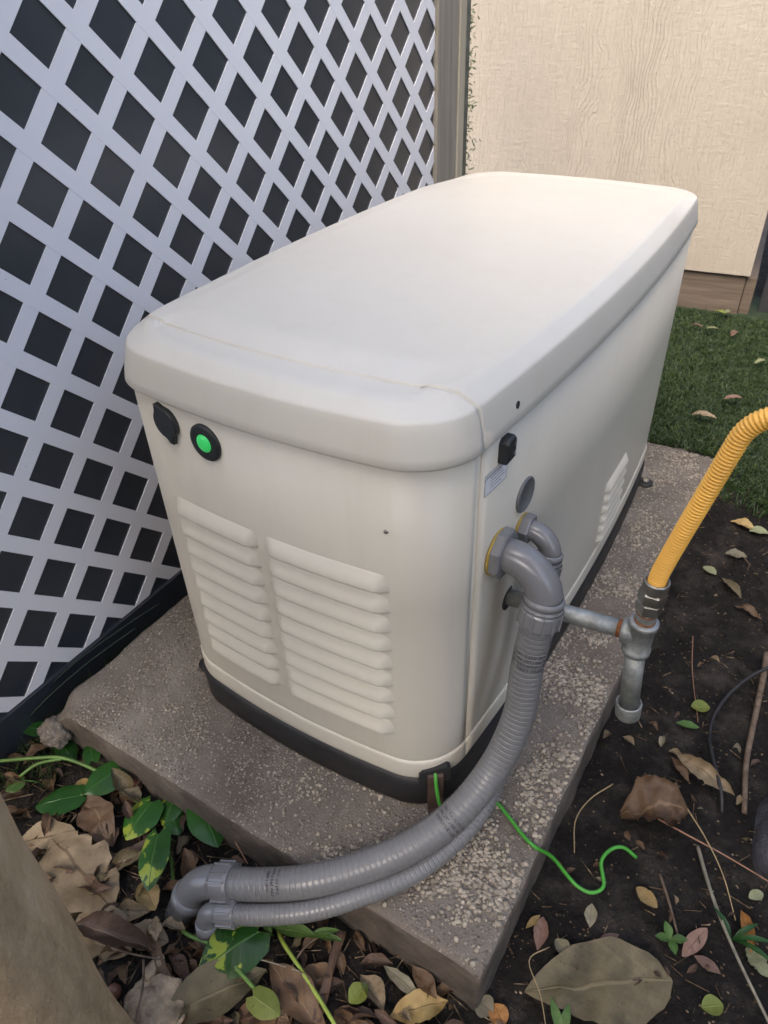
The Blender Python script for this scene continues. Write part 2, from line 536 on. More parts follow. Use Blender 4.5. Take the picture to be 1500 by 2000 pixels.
# ------------------------------------------------------------------ ground
def gz(x, y):
    z = -0.108 + 0.050 * smooth(0.75, 1.35, y)
    z += 0.010 * nz(x, y, 3.1, 5.0) * (1 - smooth(1.2, 1.5, y))
    z += (0.005 * nz(x, y, 9.0, 24.0) + 0.003 * nz(x, y, 5.0, 60.0)) * (1 - smooth(1.2, 1.5, y))
    return z

def grid(xs, ys, fn):
    v = [fn(x, y) for y in ys for x in xs]
    n = len(xs)
    f = [(j * n + i, j * n + i + 1, (j + 1) * n + i + 1, (j + 1) * n + i) for j in range(len(ys) - 1) for i in range(n - 1)]
    return v, f

def lin(a, b, n):
    return [a + (b - a) * i / (n - 1) for i in range(n)]

xs = [-200, -40, -10, -4, -2.2] + lin(-1.4, 1.4, 330) + [2.2, 4, 10, 40, 200]
ys = [-200, -40, -10, -4, -2] + lin(-1.0, 1.7, 330) + [2.2, 3, 5, 12, 40, 200]
v, f = grid(xs, ys, lambda x, y: (x, y, gz(x, y)))
struct(add("ground", mesh("ground", v, f), M['soil']))

# lawn: a turf sheet with blades
def lawn_edge(x):
    return 1.33 + 0.05 * nz(x, 0.3, 0, 4) + (0.10 if x < 0.17 else 0.0)

xs = lin(-1.25, 3.0, 120)
v = []
f = []
NY = 24
for i, x in enumerate(xs):
    y0 = lawn_edge(x)
    for j in range(NY):
        y = y0 + (2.9 - y0) * j / (NY - 1)
        v.append((x, y, -0.056 + 0.004 * nz(x, y, 0, 7) - (0.012 if j == 0 else 0)))
for i in range(len(xs) - 1):
    for j in range(NY - 1):
        a = i * NY + j
        f.append((a, a + NY, a + NY + 1, a + 1))
struct(add("lawn", mesh("lawn", v, f), M['turfbase']))
rng = random.Random(3)
v = []
f = []
for k in range(52000):
    x = rng.uniform(-0.62, 1.0)
    y = lawn_edge(x) + (2.62 - lawn_edge(x)) * rng.random() ** 1.15
    if rng.random() < 0.15:
        y = lawn_edge(x) - rng.random() ** 2 * 0.10
        if x < 0.185:
            continue
    if x < -0.0 and y < 1.38:
        continue
    z = -0.060
    hh = rng.uniform(0.010, 0.026)
    a = rng.uniform(0, 6.283)
    w = rng.uniform(0.0012, 0.0022)
    lx, ly = rng.gauss(0, 0.011), rng.gauss(0, 0.011)
    ca, sa = math.cos(a) * w, math.sin(a) * w
    b = len(v)
    v += [(x - ca, y - sa, z), (x + ca, y + sa, z), (x + lx * .45 + ca * .8, y + ly * .45 + sa * .8, z + hh * .65), (x + lx * .45 - ca * .8, y + ly * .45 - sa * .8, z + hh * .65), (x + lx * 1.3, y + ly * 1.3, z + hh)]
    f += [(b, b + 1, b + 2, b + 3), (b + 3, b + 2, b + 4)]
o = add("turf_grass", mesh("turf_grass", v, f), M['turf'], smooth_=False)
o["kind"] = "stuff"
o["label"] = "short dark green artificial turf behind the concrete pad"
o["category"] = "grass"

# ------------------------------------------------------------------ concrete pad
SX0, SX1, SY0, SY1 = -0.758, 0.1648, -0.183, 1.362
def pad():
    bm = bmesh.new()
    nx, ny = 110, 180
    V = {}
    for j in range(ny):
        for i in range(nx):
            x = SX0 + (SX1 - SX0) * i / (nx - 1)
            y = SY0 + (SY1 - SY0) * j / (ny - 1)
            ex = ey = 0.0
            if j == ny - 1:
                ey = 0.016 * nz(x, 2.0, 0, 9) + 0.008 * nz(x, 5.0, 0, 40)
            if j == 0:
                ey = 0.004 * nz(x, 7.0, 0, 14) - 0.012 * smooth(-0.70, -0.757, x)
            if i == nx - 1:
                ex = 0.0035 * nz(3.0, y, 0, 12)
            if i == 0:
                ex = 0.010 * nz(5.0, y, 0, 10)
            z = 0.0016 * nz(x, y, 0, 16) + 0.0010 * nz(x, y, 4, 60) - 0.0008
            if i in (0, nx - 1) or j in (0, ny - 1):
                z -= 0.0035 + 0.003 * abs(nz(x, y, 8, 50))
            d = math.hypot(x - SX0, y - SY0)
            z -= 0.03 * smooth(0.05, 0.0, d)
            V[i, j] = bm.verts.new((x + ex, y + ey, z))
    for j in range(ny - 1):
        for i in range(nx - 1):
            bm.faces.new((V[i, j], V[i + 1, j], V[i + 1, j + 1], V[i, j + 1]))
    loop = [(i, 0) for i in range(nx)] + [(nx - 1, j) for j in range(1, ny)] + [(i, ny - 1) for i in range(nx - 2, -1, -1)] + [(0, j) for j in range(ny - 2, 0, -1)]
    prev = [V[k] for k in loop]
    for lv, zz in enumerate((-0.03, -0.075, -0.13, -0.20)):
        cur = []
        for k, (i, j) in enumerate(loop):
            c = V[i, j].co
            o_ = 0.004 * nz(c.x, c.y, zz, 18) + 0.002 * nz(c.x, c.y, zz, 70)
            nx_ = (1 if i == nx - 1 else -1 if i == 0 else 0)
            ny_ = (1 if j == ny - 1 else -1 if j == 0 else 0)
            cur.append(bm.verts.new((c.x + nx_ * (o_ + 0.002), c.y + ny_ * (o_ + 0.002), zz)))
        for k in range(len(loop)):
            k2 = (k + 1) % len(loop)
            bm.faces.new((prev[k2], prev[k], cur[k], cur[k2]))
        prev = cur
    me = bpy.data.meshes.new("concrete_pad")
    bm.to_mesh(me)
    bm.free()
    return me
pad_me = pad()
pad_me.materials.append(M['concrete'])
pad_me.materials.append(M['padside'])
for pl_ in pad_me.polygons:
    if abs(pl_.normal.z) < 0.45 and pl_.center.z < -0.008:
        pl_.material_index = 1  # side faces take the darker brown concrete
padt = add("concrete_pad", pad_me)
tag(padt, "rough exposed-aggregate concrete pad under the generator", "concrete pad")
mb = MB()
rng = random.Random(11)
base = [ico((0, 0, 0), 1.0, 0.28, 1, (1, 0.8, 0.55), rng) for _ in range(6)]
cnt = 0
while cnt < 9500:
    x = rng.uniform(SX0 + 0.006, SX1 - 0.006)
    y = rng.uniform(SY0 + 0.006, SY1 - 0.008)
    d = 0.5 + 0.5 * nz(x, y, 6, 9) + 0.35 * nz(x, y, 1, 24)
    near = smooth(-0.35, 0.10, x) * (1 - 0.55 * smooth(0.2, 0.9, y))
    if rng.random() > (0.30 + 0.70 * near) * smooth(0.38, 0.75, d) + 0.06:
        continue
    if -0.56 < x < 0.02 and 0.0 < y < 1.2:
        continue
    r = rng.choice((0.0016, 0.0020, 0.0024, 0.0030, 0.0036, 0.0044)) * rng.uniform(0.8, 1.15) * (0.75 + 0.55 * near)
    bv, bf_ = rng.choice(base)
    a = rng.uniform(0, 6.28)
    ca, sa = math.cos(a) * r, math.sin(a) * r
    mb.put([(x + p[0] * ca - p[1] * sa, y + p[0] * sa + p[1] * ca, 0.0004 + p[2] * r) for p in bv], bf_)
    cnt += 1
o = add("pebble_aggregate", mb.mesh("pebble_aggregate"), M['pebble'], padt)
o["kind"] = "stuff"

# ------------------------------------------------------------------ house
YAW = R(6.0)
house = thing("house", "beige wood-grain sided house wall with brown skirt board behind the generator", "house", (0.0, 2.640, 0.0))
house.rotation_euler = (0, 0, YAW)
v, f = box(-3.2, 0.0, 0.0, 3.5, 0.108, 2.449)
add("siding_wall", mesh("siding_wall", v, f), M['siding'], house, False)
v, f = box(-3.2, -0.012, 0.016, 0.045, -0.12, 0.0985)
add("skirt_board", bevel_mesh(mesh("skirt_board", v, f), 0.003), M['board'], house, False)
v, f = box(-0.0105, 0.030, 0.030, 3.0, -0.12, 0.092)
add("return_board", bevel_mesh(mesh("return_board", v, f), 0.003), M['board'], house, False)
# overhanging eave, well above the frame
v, f = box(-3.4, 0.35, -0.50, 4.0, 2.45, 2.58)
add("roof_eave", mesh("roof_eave", v, f), M['trim'], house, False)
# charcoal panel past the house corner
pnl = thing("charcoal_screen", "dark charcoal board screen standing just past the house corner", "screen", (0.055, 2.72, -0.06))
for k in range(5):
    v, f = box(0.0, 2.2, 0.0, 0.03, 0.30 * k, 0.30 * k + 0.294)
    add("board", bevel_mesh(mesh("screen_board", v, f), 0.004), M['charcoal'], pnl, False)

# ------------------------------------------------------------------ lattice fence
FX, FY, FTH = -0.8414, 0.2495, R(-1.04)
FZ, FD, FHH = 1.0782, 0.1477, 0.0520
fence = thing("lattice_fence", "white diagonal lattice fence backed with dark sheet left of the generator", "fence", (FX, FY, 0))
fence.rotation_euler = (0, 0, -FTH)     # local y runs along the fence, local x faces the generator
S0, S1, Z0, Z1 = -0.75, 1.3035, -0.010, 1.62
PIT = FD / math.sqrt(2)
SW = PIT - FHH * math.sqrt(2)
def clip(poly):
    def cut(P, ax_, val, keep_lt):
        out = []
        for i in range(len(P)):
            a, b = P[i], P[(i + 1) % len(P)]
            ia = (a[ax_] <= val) if keep_lt else (a[ax_] >= val)
            ib = (b[ax_] <= val) if keep_lt else (b[ax_] >= val)
            if ia:
                out.append(a)
            if ia != ib:
                t_ = (val - a[ax_]) / (b[ax_] - a[ax_])
                out.append((a[0] + (b[0] - a[0]) * t_, a[1] + (b[1] - a[1]) * t_))
        return out
    for a in ((0, S0, False), (0, S1, True), (1, Z0, False), (1, Z1, True)):
        poly = cut(poly, *a)
        if len(poly) < 3:
            return []
    return poly
for fam in (0, 1):
    d = (1 / math.sqrt(2), (1 if fam else -1) / math.sqrt(2))
    nrm = (-d[1], d[0])
    for k in range(-40, 41):
        off = (k + 0.5) * PIT
        # strips run midway between hole centres; a hole is centred on (0, FZ)
        c = (nrm[0] * off, FZ + nrm[1] * off)
        P = [(c[0] + d[0] * s * 4 + nrm[0] * w, c[1] + d[1] * s * 4 + nrm[1] * w) for s, w in ((-1, -SW / 2), (1, -SW / 2), (1, SW / 2), (-1, SW / 2))]
        P = clip(P)
        if not P:
            continue
        x1 = 0.0 - 0.0003 * fam
        x0 = -0.0022 - 0.0003 * fam
        n = len(P)
        v = [(x1, p[0], p[1]) for p in P] + [(x0, p[0], p[1]) for p in P]
        area = sum(P[i][0] * P[(i + 1) % n][1] - P[(i + 1) % n][0] * P[i][1] for i in range(n))
        if abs(area) < 1e-5:
            continue
        f = [tuple(range(n)), tuple(range(2 * n - 1, n - 1, -1))] + [(i, n + i, n + (i + 1) % n, (i + 1) % n) for i in range(n)]
        if area < 0:
            f = [tuple(reversed(q)) for q in f]
        add("lattice_strip", mesh("lattice_strip", v, f), M['vinyl'], fence, False)
v, f = box(-0.016, -0.0030, S0 - 0.02, S1 - 0.004, -0.14, Z1 + 0.01)
add("backing_sheet", mesh("backing_sheet", v, f), M['sheet'], fence, False)
v, f = box(-0.085, 0.010, S1 + 0.001, S1 + 0.135, -0.16, 1.72)
add("post", bevel_mesh(mesh("post", v, f), 0.004), M['timber'], fence, False)
v, f = box(-0.060, 0.0135, S1 + 0.1365, S1 + 0.178, -0.16, 1.72)
add("trim_batten", bevel_mesh(mesh("trim_batten", v, f), 0.003), M['trim'], fence, False)
v, f = box(-0.085, 0.0120, S1 + 0.1795, S1 + 0.206, -0.16, 1.70)  # thin strip added past the batten for the dark shadow band on the wall
add("shadow_strip", mesh("shadow_strip", v, f), m_plain("shadow_strip_tone", (0.10, 0.105, 0.085), 0.85, var=0.4, scale=30), fence, False)
v, f = box(-0.012, 0.006, S0, S1 - 0.002, -0.15, -0.0125)
add("bottom_edging", mesh("bottom_edging", v, f), M['sheet'], fence, False)

# ------------------------------------------------------------------ generator
GW, GL, BS, BF, GR = 0.5469, 1.2, 0.0305, 0.0238, 0.0766
def outline(off, n=44, nc=14):
    a, b, r = GW / 2 + off, GL / 2 + off, GR
    pts = []
    xr = a + BS * (1 - ((b - r) / b) ** 2)
    yf = b + BF * (1 - ((a - r) / a) ** 2)
    ss = BS * 2 * (b - r) / b ** 2
    sf = BF * 2 * (a - r) / a ** 2
    # tangents meet at (ix, iy)
    c1 = xr + ss * (b - r)
    c2 = yf + sf * (a - r)
    det = 1 - ss * sf
    ix = (c1 - ss * c2) / det
    iy = (c2 - sf * c1) / det
    def corner(p0, p1, pc):
        out = []
        w = 0.75
        for k in range(1, nc):
            t_ = k / nc
            q0, q1, q2 = (1 - t_) ** 2, 2 * w * t_ * (1 - t_), t_ ** 2
            s_ = q0 + q1 + q2
            out.append(((q0 * p0[0] + q1 * pc[0] + q2 * p1[0]) / s_, (q0 * p0[1] + q1 * pc[1] + q2 * p1[1]) / s_))
        return out
    for y in lin(-(b - r), b - r, n):
        pts.append((a + BS * (1 - (y / b) ** 2), y))
    pts += corner((xr, b - r), (a - r, yf), (ix, iy))
    for x in lin(a - r, -(a - r), n):
        pts.append((x, b + BF * (1 - (x / a) ** 2)))
    pts += corner((-(a - r), yf), (-xr, b - r), (-ix, iy))
    pts += [(-p[0], -p[1]) for p in pts]
    return [(p[0] - GW / 2, p[1] + GL / 2) for p in pts]

def side_x(y, off):
    b = GL / 2 + off
    return off + BS * (1 - ((y - GL / 2) / b) ** 2)

def front_y(x, off):
    a = GW / 2 + off
    return -off - BF * (1 - ((x + GW / 2) / a) ** 2)

def loft(rings, cap_top=True, cap_bot=True):
    """rings [(off, z)] -> closed loft of the bowed outline"""
    v = []
    f = []
    n = None
    for off, z in rings:
        P = outline(off)
        n = len(P)
        v += [(p[0], p[1], z) for p in P]
    for i in range(len(rings) - 1):
        for k in range(n):
            k2 = (k + 1) % n
            f.append((i * n + k, i * n + k2, (i + 1) * n + k2, (i + 1) * n + k))
    if cap_bot:
        f.append(tuple(reversed(range(n))))
    if cap_top:
        f.append(tuple(range((len(rings) - 1) * n, len(rings) * n)))
    return v, f

gen = thing("standby_generator", "beige standby generator cabinet with bowed lid and louvred panels on the pad", "generator", (0, 0, 0))
v, f = loft([(-0.004, 0.0015), (0.0025, 0.006), (0.0035, 0.058), (0.001, 0.070), (-0.006, 0.0755), (-0.03, 0.0756)])
add("base_tray", mesh("base_tray", v, f), M['black'], gen)
# inner core (dark) closing the gaps behind the panels
v, f = loft([(-0.0027, 0.0758), (-0.0027, 0.690)])
add("inner_cabinet", mesh("inner_cabinet", v, f), M['paint'], gen)

def strip_mesh(name, rings, idx, thick=0.004):
    """open shell over outline indices idx, given a thickness inwards"""
    v = []
    f = []
    m = len(idx)
    for off, z in rings:
        P = outline(off)
        v += [(P[i % len(P)][0], P[i % len(P)][1], z) for i in idx]
    k0 = len(v)
    for off, z in rings:
        P = outline(off - thick)
        v += [(P[i % len(P)][0], P[i % len(P)][1], z) for i in idx]
    nr = len(rings)
    for r_ in range(nr - 1):
        for k in range(m - 1):
            a = r_ * m + k
            f.append((a, a + 1, a + m + 1, a + m))
            a += k0
            f.append((a + 1, a, a + m, a + m + 1))
    for r_ in range(nr - 1):
        a = r_ * m
        f.append((a, a + m, a + m + k0, a + k0))
        a = r_ * m + m - 1
        f.append((a + m, a, a + k0, a + m + k0))
    for k in range(m - 1):
        f.append((k + 1, k, k + k0, k + 1 + k0))
        a = (nr - 1) * m + k
        f.append((a, a + 1, a + 1 + k0, a + k0))
    return mesh(name, v, f)

P0 = outline(-0.0015)
N = len(P0)
SEAM = 0.077
# order of the outline: right side front->back, back-right corner, back, back-left corner, left side back->front, front-left corner, front, front-right corner
front_idx = [i for i in range(N) if P0[i][1] < SEAM + 0.0]
side_all = list(range(N))
# contiguous run for the front: from left seam through the front to the right seam (wraps past N)
lefts = [i for i in range(N // 2, N) if P0[i][1] < SEAM]
rights = [i for i in range(0, 20) if P0[i][1] < SEAM]
fr_run = [lefts[0] - 1] + lefts + [N + i for i in rights]
side_run = list(range(max(rights) + 1 if rights else 0, lefts[0]))
ZB, ZT = 0.1185, 0.690
rings = [(-0.0020, ZB), (-0.0015, ZB + 0.003), (-0.0015, 0.25), (-0.0015, 0.45), (-0.0015, ZT)]
# seams are cut as thin gaps: shift the run's ends
fp = strip_mesh("front_panel", rings, fr_run)
front_panel = add("front_panel", fp, M['paint'], gen)
def cut_y(me, y, keep_front):
    bm = bmesh.new()
    bm.from_mesh(me)
    bmesh.ops.bisect_plane(bm, geom=bm.verts[:] + bm.edges[:] + bm.faces[:], plane_co=(0, y, 0), plane_no=(0, 1, 0), clear_outer=keep_front, clear_inner=not keep_front)
    bm.to_mesh(me)
    bm.free()
cut_y(fp, SEAM - 0.0004, True)
sp = strip_mesh("side_panel", rings, [lefts[0] + 2 - len(range(N)) if False else i for i in range(0, N // 2 + 60)] if False else list(range(0, lefts[0] + 3)))
cut_y(sp, SEAM + 0.0004, False)
side_panel = add("side_panel", sp, M['paint'], gen)
# lower band, proud of the panels, with the corner notch cut away
def band_mesh():
    idx = list(range(N)) + [N]
    rr = [(0.0002, 0.0765), (0.0006, 0.080), (0.0004, 0.110), (-0.0003, 0.1150), (-0.0025, 0.1172)]
    me = strip_mesh("lower_band", rr, idx, 0.005)
    bm = bmesh.new()
    bm.from_mesh(me)
    bm.to_mesh(me)
    bm.free()
    return me
band = add("lower_band", band_mesh(), M['paint'], gen)

# louvres, embossed: sheet that swells outwards downwards and turns back under
def louver_mesh(name, surf, u0, u1, pitch, depth, end=0.020, nu=34, nv=18):
    v = []
    f = []
    prof = []
    for j in range(nv):
        t_ = j / (nv - 1)
        if t_ < 0.72:
            d_ = math.sin(math.pi / 2 * (t_ / 0.72)) ** 1.1
        else:
            d_ = 1 - smooth(0, 1.0, (t_ - 0.72) / 0.20)
        prof.append((t_, d_))
    for t_, d_ in prof:
        for i in range(nu):
            u = u0 + (u1 - u0) * i / (nu - 1)
            e = min(u - u0, u1 - u) / end
            # the ends taper more towards the top: pointed bright tongues
            e = smooth(0, 1, min(1, e)) 
            v.append(surf(u, depth * d_ * e - 0.0006 if 0 < i < nu - 1 and 0 < t_ < 1 else -0.0015, -t_ * pitch))
    for j in range(nv - 1):
        for i in range(nu - 1):
            a = j * nu + i
            f.append((a, a + nu, a + nu + 1, a + 1))
    return mesh(name, v, f)
fs = lambda u, o_, z: (u, front_y(u, -0.0015 + o_), z)
ml = louver_mesh("louver", fs, -0.461, -0.283, 0.0372, 0.0118, 0.022)
mr = louver_mesh("louver", fs, -0.277, -0.072, 0.0372, 0.0118, 0.022)
for k in range(9):
    add("louver", ml, M['paint'], front_panel, True, (0, 0, 0.508 - 0.0372 * k))
    add("louver", mr, M['paint'], front_panel, True, (0, 0, 0.508 - 0.0372 * k))
ss_ = lambda u, o_, z: (side_x(u, -0.0015 + o_), u, z)
ms = louver_mesh("louver", ss_, 0.640, 0.802, 0.0262, 0.0110, 0.022)
ms.flip_normals()
for k in range(6):
    add("louver", ms, M['paint'], side_panel, True, (0, 0, 0.292 - 0.0262 * k))
ml.flip_normals()
mr.flip_normals()
ml.flip_normals()
mr.flip_normals()

# lid
LID_RINGS = [(-0.002, 0.6765), (0.0010, 0.6748), (0.0034, 0.6755), (0.0046, 0.6780), (0.0028, 0.690), (0.0002, 0.705), (-0.0028, 0.718), (-0.0050, 0.7280), (-0.0060, 0.7304), (-0.0078, 0.7325), (-0.0104, 0.7346), (-0.0170, 0.7400), (-0.0235, 0.7452), (-0.0258, 0.7468), (-0.0288, 0.7480), (-0.034, 0.7490)]
def top_z(x, y):
    u = (x + GW / 2) / (GW / 2)
    z = 0.7515 + 0.0075 * (1 - u * u)
    z -= 0.085 * max(0.0, y - 0.90) * smooth(0.89, 0.94, y)
    z -= 0.10 * max(0.0, 0.11 - y) * smooth(0.13, 0.03, y)
    return z
def lid_mesh():
    v = []
    f = []
    n = None
    R_ = list(LID_RINGS)
    for off, z in R_:
        P = outline(off)
        n = len(P)
        for p in P:
            dz = 0.0
            k = smooth(0.725, 0.752, z)
            if p[1] > 0.9:
                dz = -(0.085 * (p[1] - 0.90)) * k * 0.75
            if p[1] < 0.05:
                dz = -0.004 * k
            v.append((p[0], p[1], z + dz))
    last = outline(-0.034)
    cx, cy = -GW / 2, GL / 2
    lvl = [1 - 0.0065 * i for i in range(1, 23)] + [0.82, 0.76, 0.68, 0.58, 0.46, 0.34, 0.22, 0.10]
    base_k = (len(R_) - 1) * n
    for s in lvl:
        for k, p in enumerate(last):
            x, y = cx + (p[0] - cx) * s, cy + (p[1] - cy) * s
            zt = top_z(x, y)
            zb = v[base_k + k][2]
            q = smooth(1.0, 0.86, s)
            v.append((x, y, zb * (1 - q) + zt * q + 0.0006 * (1 - q)))
    nr = len(R_) + len(lvl)
    for i in range(nr - 1):
        for k in range(n):
            k2 = (k + 1) % n
            f.append((i * n + k, i * n + k2, (i + 1) * n + k2, (i + 1) * n + k))
    f.append(tuple(range((nr - 1) * n, nr * n)))
    return mesh("lid", v, f)
def seam_bow(x):
    u = (x + GW / 2) / (GW / 2)
    return 0.030 * max(0.0, 1 - u * u)
def lid_part(name, y0, front, dz=0.0, sc=0.0):
    me = lid_mesh()
    bm = bmesh.new()
    bm.from_mesh(me)
    # finer cells across the seam
    for vtx in bm.verts:
        vtx.co.y += seam_bow(vtx.co.x)
    bmesh.ops.bisect_plane(bm, geom=bm.verts[:] + bm.edges[:] + bm.faces[:], plane_co=(0, y0, 0), plane_no=(0, 1, 0), clear_outer=front, clear_inner=not front)
    edge = [vtx for vtx in bm.verts if abs(vtx.co.y - y0) < 1e-5]
    for vtx in bm.verts:
        vtx.co.y -= seam_bow(vtx.co.x)
    # return lip turned down into the seam
    be = [e for e in bm.edges if e.is_boundary and abs(e.verts[0].co.y + seam_bow(e.verts[0].co.x) - y0) < 1e-4 and abs(e.verts[1].co.y + seam_bow(e.verts[1].co.x) - y0) < 1e-4]
    r_ = bmesh.ops.extrude_edge_only(bm, edges=be)
    for g in r_["geom"]:
        if isinstance(g, bmesh.types.BMVert):
            c_ = Vector((-GW / 2, g.co.y, 0.60))
            d_ = (c_ - g.co).normalized()
            g.co += d_ * 0.006
            g.co.y += 0.0008 if front else -0.0008
    for vtx in bm.verts:
        vtx.co.z += dz
    bmesh.ops.recalc_face_normals(bm, faces=bm.faces[:])
    bm.to_mesh(me)
    bm.free()
    return me
YS = 0.0735
ml_ = lid_part("main_lid", YS + 0.0016, False, 0.0012)
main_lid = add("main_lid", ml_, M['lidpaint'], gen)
fl_ = lid_part("front_lid", YS - 0.0016, True)
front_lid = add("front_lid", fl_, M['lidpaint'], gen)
for me in (ml_, fl_):
    # face the normals outwards
    bm = bmesh.new()
    bm.from_mesh(me)
    s = sum(fa.normal.z * fa.calc_area() for fa in bm.faces)
    if s < 0:
        bmesh.ops.reverse_faces(bm, faces=bm.faces[:])
    bm.to_mesh(me)
    bm.free()
def lid_liner():
    """strip of lid skin just under the seam"""
    me = lid_mesh()
    bm = bmesh.new()
    bm.from_mesh(me)
    bmesh.ops.recalc_face_normals(bm, faces=bm.faces[:])
    bm.normal_update()
    for vtx in bm.verts:
        vtx.co -= vtx.normal * 0.0012
    for co, no in (((0, 0.005, 0), (0, -1, 0)), ((0, 0.11, 0), (0, 1, 0))):
        bmesh.ops.bisect_plane(bm, geom=bm.verts[:] + bm.edges[:] + bm.faces[:], plane_co=co, plane_no=no, clear_outer=True)
    bm.to_mesh(me)
    bm.free()
    return me
add("lid_seam_strip", lid_liner(), M['lidpaint'], gen)
# screw hole in the lid skirt
v, f = lathe((side_x(0.156, 0.0008), 0.156, 0.7000), (1, 0, 0.06), [(-0.004, 0.005), (0.0012, 0.005), (0.0014, 0.004)], 14)
add("screw_hole", mesh("screw_hole", v, f), M['blackcap'], main_lid)

# front fittings --------------------------------------------------
def on_front(x, z, off=-0.0015):
    y = front_y(x, off)
    sl = (front_y(x + 0.002, off) - front_y(x - 0.002, off)) / 0.004
    nrm = Vector((sl, -1, 0)).normalized()
    return Vector((x, y, z)), nrm
p, nn = on_front(-0.3516, 0.6335)
v, f = lathe(p, nn, [(-0.003, 0.0275), (0.003, 0.0275), (0.0045, 0.0262), (0.0050, 0.022), (0.0046, 0.0145)], 36)
bez = add("indicator_bezel", mesh("indicator_bezel", v, f), M['blackcap'], gen)
v, f = lathe(p, nn, [(0.003, 0.0132), (0.0056, 0.0130), (0.0072, 0.0110), (0.0086, 0.0075), (0.0092, 0.003), (0.0093, 0.0005)], 28)
add("green_lens", mesh("green_lens", v, f), M['lens'], bez)
p, nn = on_front(-0.4262, 0.6415)
tx = Vector((0, 0, 1)).cross(nn).normalized() * -1
sh = []
for k in range(40):
    a = 2 * math.pi * k / 40
    r_ = 0.0235
    # hinge tab up-left, lift tab down-right
    r_ += 0.0075 * math.exp(-((a - R(118)) / 0.22) ** 2) + 0.010 * math.exp(-((a - R(285)) / 0.20) ** 2) - 0.0022 * math.exp(-((a - R(318)) / 0.15) ** 2)
    sh.append((math.cos(a) * r_, math.sin(a) * r_))
if tx.x < 0:
    tx = -tx
v = []
for d_, s in ((-0.003, 1.0), (0.006, 1.0), (0.0078, 0.94)):
    v += [p + nn * d_ + tx * q[0] * s + Vector((0, 0, 1)) * q[1] * s for q in sh]
f = [(i * 40 + k, (i * 40 + (k + 1) % 40), (i + 1) * 40 + (k + 1) % 40, (i + 1) * 40 + k) for i in range(2) for k in range(40)] + [tuple(range(80, 120))]
cap = add("inlet_cap", mesh("inlet_cap", v, f), M['blackcap'], gen, False)
v, f = lathe(p + nn * 0.0075 + Vector((0, 0, 0.0265)) + tx * -0.0135, nn, [(0, 0.0018), (0.0012, 0.0016)], 10)
add("hinge_pin", mesh("hinge_pin", v, f), M['zinc'], cap)
p, nn = on_front(-0.077, 0.580)
v, f = lathe(p, nn, [(-0.002, 0.0032), (0.0010, 0.0030), (0.0022, 0.0018), (0.0024, 0.0004)], 12)
add("panel_screw", mesh("panel_screw", v, f), M['zinc'], front_panel)

# side fittings ----------------------------------------------------
def text_mesh(body, size, name="print"):
    cu = bpy.data.curves.new(name, 'FONT')
    cu.body = body
    cu.size = size
    cu.resolution_u = 2
    cu.align_x = 'CENTER'
    cu.align_y = 'CENTER'
    ob = bpy.data.objects.new(name, cu)
    C.objects.link(ob)
    dg = bpy.context.evaluated_depsgraph_get()
    me = bpy.data.meshes.new_from_object(ob.evaluated_get(dg))
    bpy.data.objects.remove(ob)
    bpy.data.curves.remove(cu)
    me.materials.clear()
    return me

def on_side(y, z, off=-0.0015, d=0.0):
    return Vector((side_x(y, off) + d, y, z))
# label: 0.058 wide, 0.031 high
lb = MB()
yy0, yy1, zz0, zz1 = 0.0880, 0.1440, 0.5990, 0.6310
def lbq(y0, y1, z0, z1, d):
    return [on_side(y0, z0, d=d), on_side(y1, z0, d=d), on_side(y1, z1, d=d), on_side(y0, z1, d=d)]
lb.put(lbq(yy0, yy1, zz0, zz1, 0.0007), [(0, 1, 2, 3)])
lab = add("warning_label", lb.mesh("warning_label"), M['label'], gen, False)
pr = MB()
for (a, b, c_, d_) in ((yy0, yy1, zz0, zz0 + 0.0006), (yy0, yy1, zz1 - 0.0006, zz1), (yy0, yy0 + 0.0006, zz0, zz1), (yy1 - 0.0006, yy1, zz0, zz1), (yy0, yy1, zz1 - 0.0068, zz1 - 0.0062)):
    pr.put(lbq(a, b, c_, d_, 0.0012), [(0, 1, 2, 3)])
rng = random.Random(5)
for r_ in range(5):
    z = zz1 - 0.0045 - r_ * 0.0052
    y = yy0 + (0.004 if r_ in (0, 5, 6) else 0.014)
    end = yy1 - (0.004 if r_ in (0,) else rng.uniform(0.004, 0.018))
    while y < end:
        w = rng.uniform(0.002, 0.0055)
        pr.put(lbq(y, min(end, y + w), z - 0.00045, z + 0.00045, 0.0012), [(0, 1, 2, 3)])
        y += w + 0.0011
add("label_print", pr.mesh("label_print"), M['ink'], lab, False)
# rocker switch with hood
sw = MB()
p = on_side(0.1325, 0.6495)
prof = [(-0.0135, -0.016), (0.0135, -0.016), (0.0135, 0.013), (0.008, 0.0185), (-0.008, 0.0185), (-0.0135, 0.013)]
v = []
for d_, s in ((-0.002, 1.0), (0.010, 1.0), (0.0125, 0.86)):
    v += [p + Vector((d_, q[0] * s, q[1] * s)) for q in prof]
f = [(i * 6 + k, i * 6 + (k + 1) % 6, (i + 1) * 6 + (k + 1) % 6, (i + 1) * 6 + k) for i in range(2) for k in range(6)] + [tuple(range(12, 18))]
switch = add("rocker_switch", bevel_mesh(mesh("rocker_switch", v, f), 0.0008, 1), M['blackcap'], gen, False)
for txt, zz in (("I", 0.006), ("O", -0.006)):
    me = text_mesh(txt, 0.0075)
    for q in me.vertices:
        q.co = p + Vector((0.0129, q.co.x + 0.006, q.co.y + zz))
    add("switch_mark", me, M['whitemark'], switch, False)
